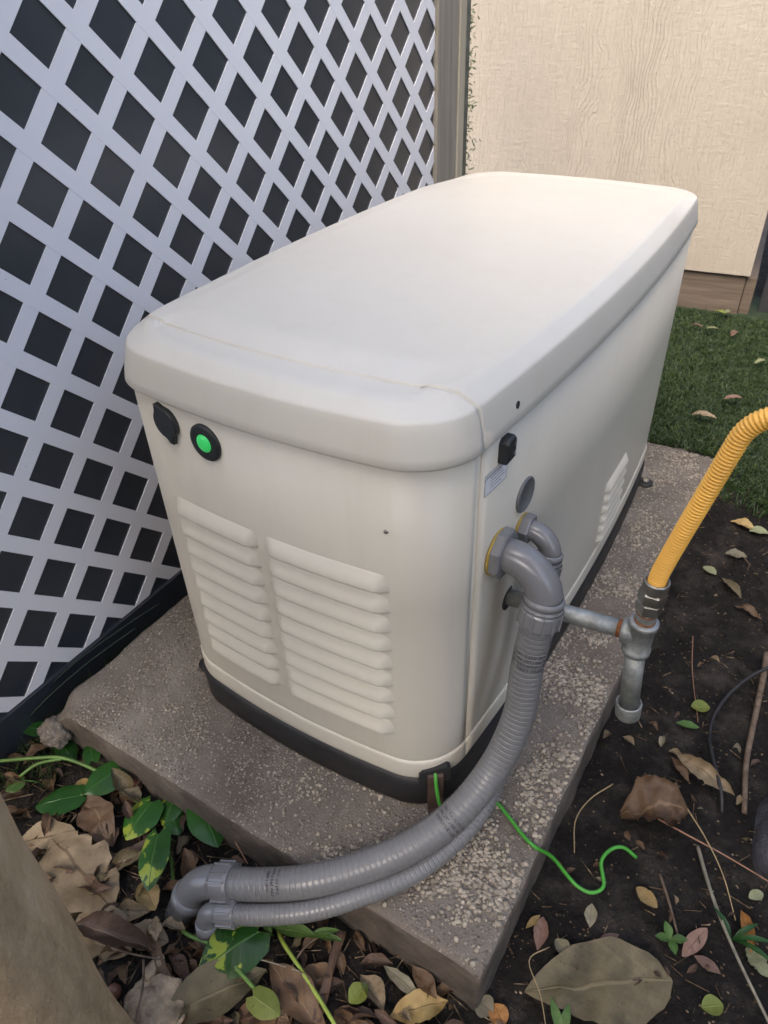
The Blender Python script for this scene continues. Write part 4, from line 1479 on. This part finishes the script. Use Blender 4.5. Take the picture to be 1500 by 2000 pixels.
# left bed
PL("torn_leaf", (-0.599, -0.345), (-0.405, -0.372), 0.125, 'tan', "large torn tan leaf beside the tree trunk", 0.10, 0.10, 0.06, 'oval', 0.45, 0.014, 30)
PL("dry_leaf", (-0.660, -0.380), (-0.565, -0.312), 0.070, 'tan', "tan leaf above the large torn one by the trunk", 0.1, 0.2, 0.06, 'lance', 0.2, 0.008, 31)
PL("torn_leaf", (-0.450, -0.410), (-0.330, -0.402), 0.085, 'tan', "tan leaf fragment under the dark curled leaf", 0.1, 0.1, 0.06, 'oval', 0.4, 0.010, 32)
PL("curled_leaf", (-0.441, -0.424), (-0.292, -0.380), 0.045, 'dark', "dark brown curled leaf across the tan leaf by the trunk", 0.16, 1.1, 0.06, 'lance', 0.1, 0.022, 33)
PL("dry_leaf", (-0.222, -0.452), (-0.128, -0.312), 0.080, 'olive', "olive-brown leaf at the bottom edge below the conduit elbow", 0.15, 0.35, 0.05, 'lance', 0.05, 0.020, 34)
PL("dry_leaf", (-0.005, -0.330), (-0.133, -0.300), 0.055, 'brown', "long brown leaf at the bottom edge left of the green stem", 0.1, 0.4, 0.06, 'lance', 0.1, 0.014, 35)
PL("crumpled_leaf", (-0.610, -0.262), (-0.500, -0.290), 0.062, 'brown', "crumpled brown leaf left of the variegated vine leaf", 0.2, 0.4, 0.15, 'oval', 0.2, 0.008, 36)
PL("leaf_strip", (-0.024, -0.325), (-0.063, -0.205), 0.016, 'dark', "dark upright bark strip under the conduits near the pad", 0.05, 0.5, 0.03, 'strip', 0.1, 0.018, 37)
PL("leaf_strip", (-0.325, -0.362), (-0.244, -0.408), 0.020, 'brown', "brown bark strip below the small conduit's elbow", 0.05, 0.6, 0.03, 'strip', 0.1, 0.018, 38)
PL("dry_leaf", (-0.360, -0.385), (-0.290, -0.360), 0.050, 'tan', "tan leaf between the dark curled leaf and the conduit elbow", 0.1, 0.3, 0.06, 'oval', 0.2, 0.012, 39)
PL("dry_leaf", (0.020, -0.212), (0.092, -0.222), 0.022, 'grey', "grey-brown leaf against the pad's front face", 0.1, 0.3, 0.05, 'lance', 0.1, 0.016, 40)
PL("dry_leaf", (0.058, -0.192), (0.112, -0.210), 0.028, 'brown', "brown leaf leaning on the pad's front face near its corner", 0.1, 0.4, 0.05, 'lance', 0.1, 0.022, 41)
PL("dry_leaf", (0.064, -0.266), (0.126, -0.202), 0.045, 'ochre', "ochre leaf at the bottom edge below the pad's corner", 0.15, 0.4, 0.07, 'lance', 0.1, 0.014, 42)
PL("fallen_leaf", (0.002, -0.280), (0.012, -0.246), 0.030, 'lime', "olive-green rounded leaf below the pad's front face", 0.1, 0.3, 0.04, 'oval', 0.0, 0.012, 43)
PL("dry_leaf", (0.188, -0.180), (0.160, -0.176), 0.034, 'grey', "small grey leaf right below the pad's front corner", 0.1, 0.3, 0.05, 'oval', 0.0, 0.010, 44)
PL("dry_leaf", (0.209, -0.185), (0.183, -0.166), 0.030, 'orange', "rusty rounded leaf at the bottom edge below the pad's corner", 0.1, 0.3, 0.05, 'oval', 0.0, 0.008, 45)
PL("dry_leaf", (-0.490, -0.340), (-0.410, -0.240), 0.046, 'dark', "dark long leaf behind the variegated leaf at the conduit elbow", 0.1, 0.4, 0.06, 'strip', 0.1, 0.006, 46)
PL("dry_leaf", (-0.034, -0.292), (-0.083, -0.270), 0.055, 'brown', "brown leaf behind the bright green stem", 0.15, 0.3, 0.08, 'oval', 0.1, 0.008, 47)
PL("dry_leaf", (-0.132, -0.375), (-0.060, -0.345), 0.050, 'brown', "broad brown leaf at the bottom edge beside the olive-brown leaf", 0.15, 0.3, 0.06, 'oval', 0.1, 0.010, 48)
PL("dry_leaf", (-0.400, -0.315), (-0.345, -0.335), 0.040, 'ochre', "ochre leaf below the conduit elbow's open end", 0.15, 0.4, 0.06, 'oval', 0.2, 0.010, 49)
PL("fallen_leaf", (-0.660, -0.235), (-0.625, -0.250), 0.034, 'ochre', "orange-yellow leaf under the vine stem at the left", 0.1, 0.3, 0.04, 'oval', 0.0, 0.010, 50)
PL("torn_leaf", (-0.330, -0.345), (-0.300, -0.372), 0.022, 'tan', "small pale torn leaf tip left of the bark strips", 0.1, 0.5, 0.08, 'oval', 0.5, 0.026, 51)

# small leaf scraps: alike pieces, nothing tells one from the next
rng = random.Random(77)
protos = []
for k in range(10):
    m_ = ('brown', 'dark', 'tan', 'grey', 'brown', 'ochre', 'dark', 'pink', 'brown', 'olive')[k]
    me = leaf_mesh("leaf_scrap", 1.0, rng.uniform(0.35, 0.62), rng.uniform(0.1, 0.45), rng.uniform(0.3, 1.3), 0, rng.uniform(0.08, 0.22), rng.choice(('oval', 'lance', 'lance', 'strip')), 0.2, 100 + k, 8, 5)
    me.materials.append(LEAF[m_])
    me.shade_smooth()
    protos.append(me)
SCN = ('brown', 'dark brown', 'tan', 'grey', 'chestnut', 'ochre', 'blackish', 'pinkish', 'reddish brown', 'olive')
def scraps(n, region, where, smin, smax, which):
    c = 0
    while c < n:
        x, y = rng.uniform(region[0], region[1]), rng.uniform(region[2], region[3])
        if SX0 - 0.01 < x < SX1 + 0.012 and y > SY0 - 0.012:
            continue
        if math.hypot(x + 0.262, y + 0.606) < 0.16:
            continue
        s = rng.uniform(smin, smax)
        k = rng.choice(which)
        o = add("leaf_scrap", protos[k], None, None, False, (x, y, gz(x, y) + rng.uniform(0.003, 0.016)), (rng.gauss(0, 0.4), rng.gauss(0, 0.4), rng.uniform(0, 6.28)))
        o.scale = (s, s, s)
        size = "tiny" if s < smin + (smax - smin) * 0.4 else "small"
        tag(o, "%s %s leaf scrap %s" % (size, SCN[k], where), "leaf", "%s %s scraps %s" % (size, SCN[k], where))
        c += 1
scraps(120, (-0.80, -0.30, -0.55, -0.19), "in the litter left of the conduit elbows", 0.022, 0.065, (0, 1, 1, 2, 4, 6, 6, 8, 9, 0))
scraps(140, (-0.30, 0.24, -0.50, -0.19), "in the litter below the conduits", 0.022, 0.065, (0, 1, 1, 2, 4, 6, 6, 8, 9, 0))
scraps(45, (0.175, 0.62, -0.16, 0.32), "on the dark soil round the green wire", 0.010, 0.026, (0, 1, 2, 3, 9, 1, 8, 6))
scraps(30, (0.175, 0.62, 0.32, 1.05), "on the dark soil behind the gas pipe", 0.012, 0.03, (0, 1, 2, 3, 9, 1, 8, 6))
# debris too small to pick apart
mb = MB()
for k in range(2600):
    left = rng.random() < 0.45
    if left:
        x, y = rng.uniform(-0.88, 0.22), rng.uniform(-0.58, -0.19)
    else:
        x, y = rng.uniform(0.172, 0.66), rng.uniform(-0.2, 1.3)
    if SX0 < x < SX1 + 0.004 and y > SY0 - 0.004:
        continue
    z = gz(x, y) + 0.002
    a = rng.uniform(0, 6.28)
    if rng.random() < (0.5 if left else 0.16):
        L_ = rng.uniform(0.008, 0.05) * (1.4 if left else 0.7)
        w = rng.uniform(0.0005, 0.0012)
        dz = rng.uniform(-0.002, 0.012)
        dx, dy = math.cos(a) * L_, math.sin(a) * L_
        px, py = -math.sin(a) * w, math.cos(a) * w
        mb.put([(x - px, y - py, z), (x + px, y + py, z), (x + dx + px, y + dy + py, z + dz), (x + dx - px, y + dy - py, z + dz), (x, y, z + w * 2), (x + dx, y + dy, z + dz + w * 2)],
               [(0, 3, 5, 4), (1, 4, 5, 2)])
    else:
        r = rng.uniform(0.0008, 0.0026)
        bv, bf_ = base[k % 6]
        mb.put([(x + p_[0] * r, y + p_[1] * r, z + p_[2] * r) for p_ in bv], bf_)
t = NT("straw_and_grit")
v_ = t.map()
c = t.ramp(t.noise(v_, 70, 2), [(0.30, (0.040, 0.028, 0.02)), (0.55, (0.13, 0.09, 0.055)), (0.75, (0.34, 0.27, 0.19))])
t.out(c, 0.8, 0, 0.2)
o = add("ground_litter", mb.mesh("ground_litter"), t.m, smooth_=False)
o["kind"] = "stuff"
o["label"] = "fine straw, grit and twig debris over the soil"
o["category"] = "litter"

mb = MB()
for k in range(5200):
    left = rng.random() < 0.3
    if left:
        x, y = rng.uniform(-0.88, 0.22), rng.uniform(-0.58, -0.19)
    else:
        x, y = rng.uniform(0.170, 0.62), rng.uniform(-0.2, 1.25)
    if SX0 < x < SX1 + 0.004 and y > SY0 - 0.004:
        continue
    r = rng.choice((0.0014, 0.002, 0.0026, 0.0034, 0.005)) * rng.uniform(0.8, 1.3)
    bv, bf_ = base[k % 6]
    a = rng.uniform(0, 6.28)
    ca, sa = math.cos(a) * r, math.sin(a) * r
    z = gz(x, y) + r * 0.2
    mb.put([(x + p_[0] * ca - p_[1] * sa, y + p_[0] * sa + p_[1] * ca, z + p_[2] * r) for p_ in bv], bf_)
o = add("soil_crumbs", mb.mesh("soil_crumbs"), M['soil'], smooth_=False)
o["kind"] = "stuff"
o["label"] = "dark crumbs of soil scattered round the pad"
o["category"] = "soil"

# stems and sticks
def stem(name, P, r, mat, label, cat="twig", taper=0.6, seg=8):
    pts, tot = crom(P, 0.008)
    m = len(pts)
    v, f = tube(pts, [r * (1 - (1 - taper) * i / (m - 1)) for i in range(m)], seg)
    return tag(add(name, mesh(name, v, f), mat), label, cat)
g = lambda x, y, d: (x, y, gz(x, y) + d)
stem("stick", [g(0.412, 0.748, 0.02), g(0.416, 0.68, 0.018), g(0.420, 0.57, 0.014), g(0.425, 0.45, 0.012), g(0.441, 0.335, 0.008)], 0.0068, M['twig'], "knobbly brown stick upright along the right edge", "stick", 0.7)
stem("dry_reed", [g(0.385, 0.232, 0.004), g(0.425, 0.150, 0.016), g(0.470, 0.080, 0.022), g(0.545, -0.005, 0.018)], 0.0034, M['greystem'], "long grey-green dry reed at the lower right", "stem")
stem("dry_grass_stalk", [g(0.290, 0.235, 0.028), g(0.36, 0.228, 0.028), g(0.43, 0.226, 0.024), g(0.52, 0.222, 0.020)], 0.0018, M['redstem'], "straight russet stem crossing the crumpled leaf", "stem")
stem("dry_grass_stalk", [g(0.345, 0.290, 0.02), g(0.39, 0.235, 0.034), g(0.43, 0.185, 0.03), g(0.465, 0.140, 0.006)], 0.0014, M['straw'], "thin straw stem crossing the russet stem", "stem")
stem("twig", [g(0.342, 0.150, 0.005), g(0.365, 0.112, 0.006), g(0.392, 0.066, 0.005)], 0.0028, M['twig'], "short brown twig in the soil left of the long reed", "twig")
stem("dry_grass_stalk", [g(0.222, 0.280, 0.006), g(0.196, 0.225, 0.010), g(0.188, 0.170, 0.010), g(0.207, 0.112, 0.004)], 0.0014, M['straw'], "thin arched straw between the pad and the crumpled leaf", "stem")
stem("dry_grass_stalk", [g(0.256, 0.308, 0.006), g(0.30, 0.302, 0.02), g(0.345, 0.270, 0.014)], 0.0014, M['straw'], "short arched straw above the crumpled leaf", "stem")
stem("dry_grass_stalk", [g(0.262, 0.72, 0.02), g(0.285, 0.62, 0.015), g(0.326, 0.50, 0.006)], 0.0012, M['redstem'], "thin brown stem right of the drip leg", "stem")
stem("dry_grass_stalk", [g(0.226, -0.055, 0.010), g(0.208, -0.095, 0.030), g(0.240, -0.130, 0.032), g(0.264, -0.165, 0.03)], 0.0010, M['straw'], "hair-thin straw bent over the large olive leaf's tip", "stem")
stem("black_cable", [g(0.520, 0.760, 0.05), g(0.450, 0.715, 0.045), g(0.400, 0.665, 0.035), g(0.366, 0.600, 0.02), g(0.350, 0.530, 0.012), g(0.352, 0.470, 0.016), g(0.362, 0.420, 0.034), g(0.395, 0.350, 0.022), g(0.408, 0.320, 0.0)], 0.0036, M['black'], "thin black cable looping in from the right edge", "cable", 1.0)
stem("green_runner", [g(-0.160, -0.250, 0.004), g(-0.130, -0.268, 0.020), g(-0.075, -0.288, 0.030), g(0.005, -0.318, 0.030), g(0.03, -0.335, 0.028)], 0.0034, m_plain("fresh_green_stem", (0.26, 0.34, 0.06), 0.45, var=0.2, scale=40), "bright yellow-green stem running to the bottom edge", "stem", 0.9)
stem("dry_straw", [g(-0.21, -0.325, 0.02), g(-0.13, -0.300, 0.022), g(-0.08, -0.290, 0.035)], 0.0016, M['greystem'], "pale grey straw across the green stem", "stem")
stem("dry_straw", [g(-0.335, -0.170, 0.010), g(-0.300, -0.185, 0.028), g(-0.262, -0.200, 0.022)], 0.0018, M['redstem'], "reddish straw just above the conduit's end nut", "stem")
for k, (P, lb_) in enumerate([([g(-0.10, -0.300, 0.012), g(-0.095, -0.255, 0.03), g(-0.075, -0.215, 0.03)], "bent brown twig under the small conduit"),
                              ([g(-0.39, -0.42, 0.01), g(-0.33, -0.405, 0.02), g(-0.27, -0.385, 0.03)], "twig from the nut up past the bark strip"),
                              ([g(-0.30, -0.40, 0.02), g(-0.265, -0.43, 0.04), g(-0.235, -0.47, 0.05)], "thin stem hanging over the pale rock")]):
    stem("twig", P, 0.0022, M['twig'], lb_)

# stones and nut
def rock(name, c, r, sq, mat, label, cat="rock", sub=4, amp=0.22, seed=0.0):
    bm = bmesh.new()
    bmesh.ops.create_icosphere(bm, subdivisions=sub, radius=1.0)
    for q in bm.verts:
        p_ = q.co.copy()
        k = 1 + amp * noise.noise(p_ * 1.6 + Vector((seed, 0, 0))) + amp * 0.5 * noise.noise(p_ * 4.3 + Vector((seed, 2, 0))) + amp * 0.22 * noise.noise(p_ * 11 + Vector((0, seed, 0)))
        q.co = Vector((p_.x * sq[0], p_.y * sq[1], p_.z * sq[2])) * r * k
    me = bpy.data.meshes.new(name)
    bm.to_mesh(me)
    bm.free()
    return tag(add(name, me, mat, None, True, c), label, cat)
rock("limestone_rock", (-0.236, -0.438, -0.098), 0.052, (1.0, 0.80, 0.6), M['stone'], "pale crusty rock at the bottom edge beside the trunk", amp=0.40, seed=2)
rock("nut", (-0.312, -0.452, -0.095), 0.0125, (0.85, 0.85, 1.1), M['nut'], "round brown nut left of the pale rock", "nut", 3, 0.04)
rock("bark_piece", (-0.281, -0.398, -0.090), 0.017, (0.7, 1.25, 0.5), M['stone'], "small tan bark chip above the pale rock", "bark", 3, 0.2, 5)
rock("berry", (-0.548, -0.192, -0.090), 0.012, (1.2, 0.9, 0.8), m_plain("red_brown_seed", (0.24, 0.085, 0.05), 0.5, var=0.3, scale=50), "reddish seed beside the pad behind the vine leaf", "seed", 3, 0.1, 3)
rock("dark_stone", (0.545, 0.330, -0.125), 0.105, (0.85, 1.25, 0.75), M['darkstone'], "smooth dark grey stone cut off by the right edge", amp=0.10, seed=8)
rock("concrete_chunk", (-0.752, -0.205, -0.055), 0.030, (1.1, 0.9, 0.9), M['concrete'], "broken concrete lump at the pad's left corner", amp=0.35, seed=4)

# ------------------------------------------------------------------ variegated vine
vine = thing("pothos_vine", "variegated vine with heart-shaped green leaves creeping along the pad's front", "vine", (-0.45, -0.25, -0.10))
vo = Vector(vine.location)
mg = m_plain("vine_stem_green", (0.10, 0.19, 0.04), 0.45, var=0.25, scale=30)
def vstem(P, r):
    pts, tot = crom(P, 0.008)
    v, f = tube(pts, r, 8)
    add("stem", mesh("stem", [q - vo for q in v], f), mg, vine)
vstem([(-0.88, -0.345, -0.085), (-0.80, -0.305, -0.060), (-0.735, -0.262, -0.055), (-0.690, -0.232, -0.060), (-0.62, -0.212, -0.078), (-0.55, -0.205, -0.098), (-0.46, -0.235, -0.104), (-0.395, -0.255, -0.104), (-0.30, -0.33, -0.10), (-0.21, -0.33, -0.075), (-0.11, -0.345, -0.075)], 0.0034)
vstem([(-0.690, -0.232, -0.060), (-0.72, -0.268, -0.055), (-0.735, -0.300, -0.065)], 0.0028)
VL = [((-0.488, -0.206), (-0.478, -0.278), 0.072, 'varieg', 0.020), ((-0.400, -0.166), (-0.322, -0.205), 0.066, 'pothos', 0.030), ((-0.418, -0.250), (-0.366, -0.325), 0.056, 'varieg', 0.040),
      ((-0.168, -0.282), (-0.212, -0.372), 0.082, 'varieg', 0.036), ((-0.590, -0.190), (-0.610, -0.258), 0.062, 'pothos', 0.028), ((-0.618, -0.262), (-0.678, -0.320), 0.062, 'pothos', 0.016),
      ((-0.462, -0.168), (-0.440, -0.224), 0.050, 'varieg', 0.016), ((-0.770, -0.196), (-0.850, -0.228), 0.034, 'pothos', 0.030), ((-0.742, -0.205), (-0.690, -0.218), 0.040, 'pothos', 0.020), ((-0.645, -0.205), (-0.690, -0.172), 0.034, 'pothos', 0.034),
      ((-0.118, -0.352), (-0.070, -0.350), 0.040, 'lime', 0.030), ((-0.600, -0.196), (-0.575, -0.172), 0.034, 'pale', 0.022), ((-0.735, -0.300), (-0.748, -0.330), 0.030, 'green', 0.020), ((-0.44, -0.20), (-0.405, -0.222), 0.040, 'pothos', 0.012),
      ((-0.260, -0.300), (-0.180, -0.268), 0.060, 'pothos', 0.016)]
for k, (A, B, W_, m_, lift) in enumerate(VL):
    L_ = math.hypot(B[0] - A[0], B[1] - A[1])
    me = leaf_mesh("leaf", L_, W_, 0.25, -0.18, 0, 0.025, 'heart', 0, 200 + k, 15, 9)
    tilt = random.Random(k).uniform(-0.25, 0.25)
    add("leaf", me, LEAF[m_], vine, True, (A[0] - vo.x, A[1] - vo.y, -0.1 + lift - vo.z), (tilt, 0.12, math.atan2(B[1] - A[1], B[0] - A[0])))
    pts, tot = crom([(A[0] - vo.x, A[1] - vo.y, lift), (A[0] - vo.x + 0.008, A[1] - vo.y + 0.012, lift * 0.5), (A[0] - vo.x + 0.01, A[1] - vo.y + 0.02, -0.004)], 0.006)
    v, f = tube(pts, 0.0015, 6)
    add("petiole", mesh("petiole", v, f), mg, vine)
# strap leaves below the conduits
strapplant = thing("strap_leaf_plant", "low plant with green strap leaves under the small conduit", "plant", (-0.12, -0.262, -0.10))
so = Vector(strapplant.location)
for k, (A, B, W_) in enumerate([((-0.155, -0.262), (-0.085, -0.238), 0.022), ((-0.100, -0.246), (-0.060, -0.212), 0.014), ((-0.10, -0.24), (-0.045, -0.222), 0.012), ((-0.15, -0.27), (-0.19, -0.25), 0.02)]):
    L_ = math.hypot(B[0] - A[0], B[1] - A[1])
    me = leaf_mesh("leaf", L_, W_, 0.2, 0.3, 0, 0.01, 'lance', 0, 300 + k)
    add("leaf", me, LEAF['green'], strapplant, True, (A[0] - so.x, A[1] - so.y, 0.028), (0, -0.1, math.atan2(B[1] - A[1], B[0] - A[0])))
# small seedling at the lower right
seed = thing("seedling", "small green seedling beside the pinkish oval leaf", "plant", (0.395, 0.055, gz(0.395, 0.055)))
for k, a in enumerate((0.4, 2.2, 3.6, 5.2)):
    me = leaf_mesh("leaf", 0.026, 0.014, 0.3, 0.2, 0, 0.01, 'lance', 0, 320 + k, 8, 5)
    add("leaf", me, LEAF['green'], seed, True, (-0.012, -0.004, 0.010), (0, -0.3, a))
grass_t = thing("grass_tuft", "dark green grass blades at the right edge by the reed", "grass tuft", (0.465, 0.105, gz(0.465, 0.105)))
for k, (a, L_) in enumerate(((0.3, 0.06), (-0.3, 0.07), (0.9, 0.05), (2.5, 0.05))):
    me = leaf_mesh("blade", L_, 0.009, 0.7, 0.3, 0, 0.01, 'lance', 0, 340 + k, 9, 3)
    add("blade", me, LEAF['pothos'], grass_t, True, (0, 0, 0.004), (0, -0.35, a))
g2 = thing("grass_tuft", "bright green blades over the large olive leaf's lower edge", "grass tuft", (0.285, -0.160, gz(0.285, -0.160)))
for k, (a, L_) in enumerate(((1.7, 0.045), (2.3, 0.05), (0.2, 0.05), (-0.6, 0.05))):
    me = leaf_mesh("blade", L_, 0.014, 0.5, 0.3, 0, 0.01, 'lance', 0, 350 + k, 9, 3)
    add("blade", me, LEAF['green'], g2, True, (0, 0, 0.018), (0, -0.35, a))

# moss and netting along the pad's left edge
rng = random.Random(9)
v = []
f = []
for k in range(1800):
    y = rng.uniform(-0.36, 0.12)
    x = rng.uniform(-0.838, -0.765) if y > -0.2 else rng.uniform(-0.86, -0.70)
    if nz(x, y, 0, 16) < -0.1:
        continue
    z = -0.108
    hh = rng.uniform(0.010, 0.045) * (1 if y < -0.1 else 1.6)
    a = rng.uniform(0, 6.28)
    w = 0.0013
    lx, ly = rng.gauss(0, 0.012), rng.gauss(0, 0.012)
    ca, sa = math.cos(a) * w, math.sin(a) * w
    b = len(v)
    v += [(x - ca, y - sa, z), (x + ca, y + sa, z), (x + lx, y + ly, z + hh)]
    f.append((b, b + 1, b + 2))
o = add("moss_fringe", mesh("moss_fringe", v, f), M['turf'], smooth_=False)
o["kind"] = "stuff"
o["label"] = "mossy green growth between the fence and the pad"
o["category"] = "moss"
stem("netting_strand", [(-0.832, -0.22, -0.06), (-0.815, -0.15, -0.03), (-0.800, -0.06, -0.012), (-0.782, 0.05, -0.004)], 0.0016, M['net'], "lower green netting strand along the pad's left edge", "strand", 1.0, 6)
stem("netting_strand", [(-0.835, -0.16, -0.03), (-0.818, -0.08, -0.005), (-0.800, 0.03, 0.004), (-0.790, 0.13, 0.0)], 0.0016, M['net'], "upper green netting strand against the fence foot", "strand", 1.0, 6)

# ------------------------------------------------------------------ climbing fern behind the fence post
fern = thing("climbing_fern", "feathery climbing fern growing behind the fence post against the wall", "fern", (-1.04, 1.98, -0.05))
fo = Vector(fern.location)
rng = random.Random(15)
v = []
f = []
for k in range(9500):
    z = rng.uniform(0.0, 1.75)
    w = 0.070 + 0.020 * nz(z, 0, 0, 4.5) + 0.014 * nz(z, 3, 0, 13)
    x = (-0.2 + 1.2 * rng.random() ** 1.6) * w if rng.random() < 0.985 else w * rng.uniform(1.0, 1.35)
    y = rng.uniform(-0.06, 0.06)
    d = Vector((rng.gauss(0.4, 0.8), rng.gauss(0, 0.6), rng.gauss(0, 0.8))).normalized()
    s = d.cross(Vector((rng.gauss(0, 1), rng.gauss(0, 1), rng.gauss(0, 1)))).normalized()
    L_ = rng.uniform(0.010, 0.024)
    p_ = Vector((x, y, z))
    b = len(v)
    v += [p_, p_ + d * L_ * .5 + s * L_ * 0.14, p_ + d * L_, p_ + d * L_ * .5 - s * L_ * 0.14]
    f.append((b, b + 1, b + 2, b + 3))
add("foliage", mesh("foliage", v, f), m_plain("fern_leaf", (0.12, 0.16, 0.07), 0.55, var=0.4, scale=14), fern, False)
mb = MB()
for k in range(5):
    x = -0.01 + 0.018 * k
    pts, tot = crom([(x, 0.0, -0.05), (x + rng.gauss(0, 0.012), 0.01, 0.4), (x + rng.gauss(0, 0.015), -0.01, 0.9), (x + rng.gauss(0, 0.015), 0.0, 1.4), (x, 0.0, 1.75)], 0.05)
    mb.put(*tube(pts, 0.0035, 6))
add("stem", mb.mesh("stem"), M['twig'], fern)
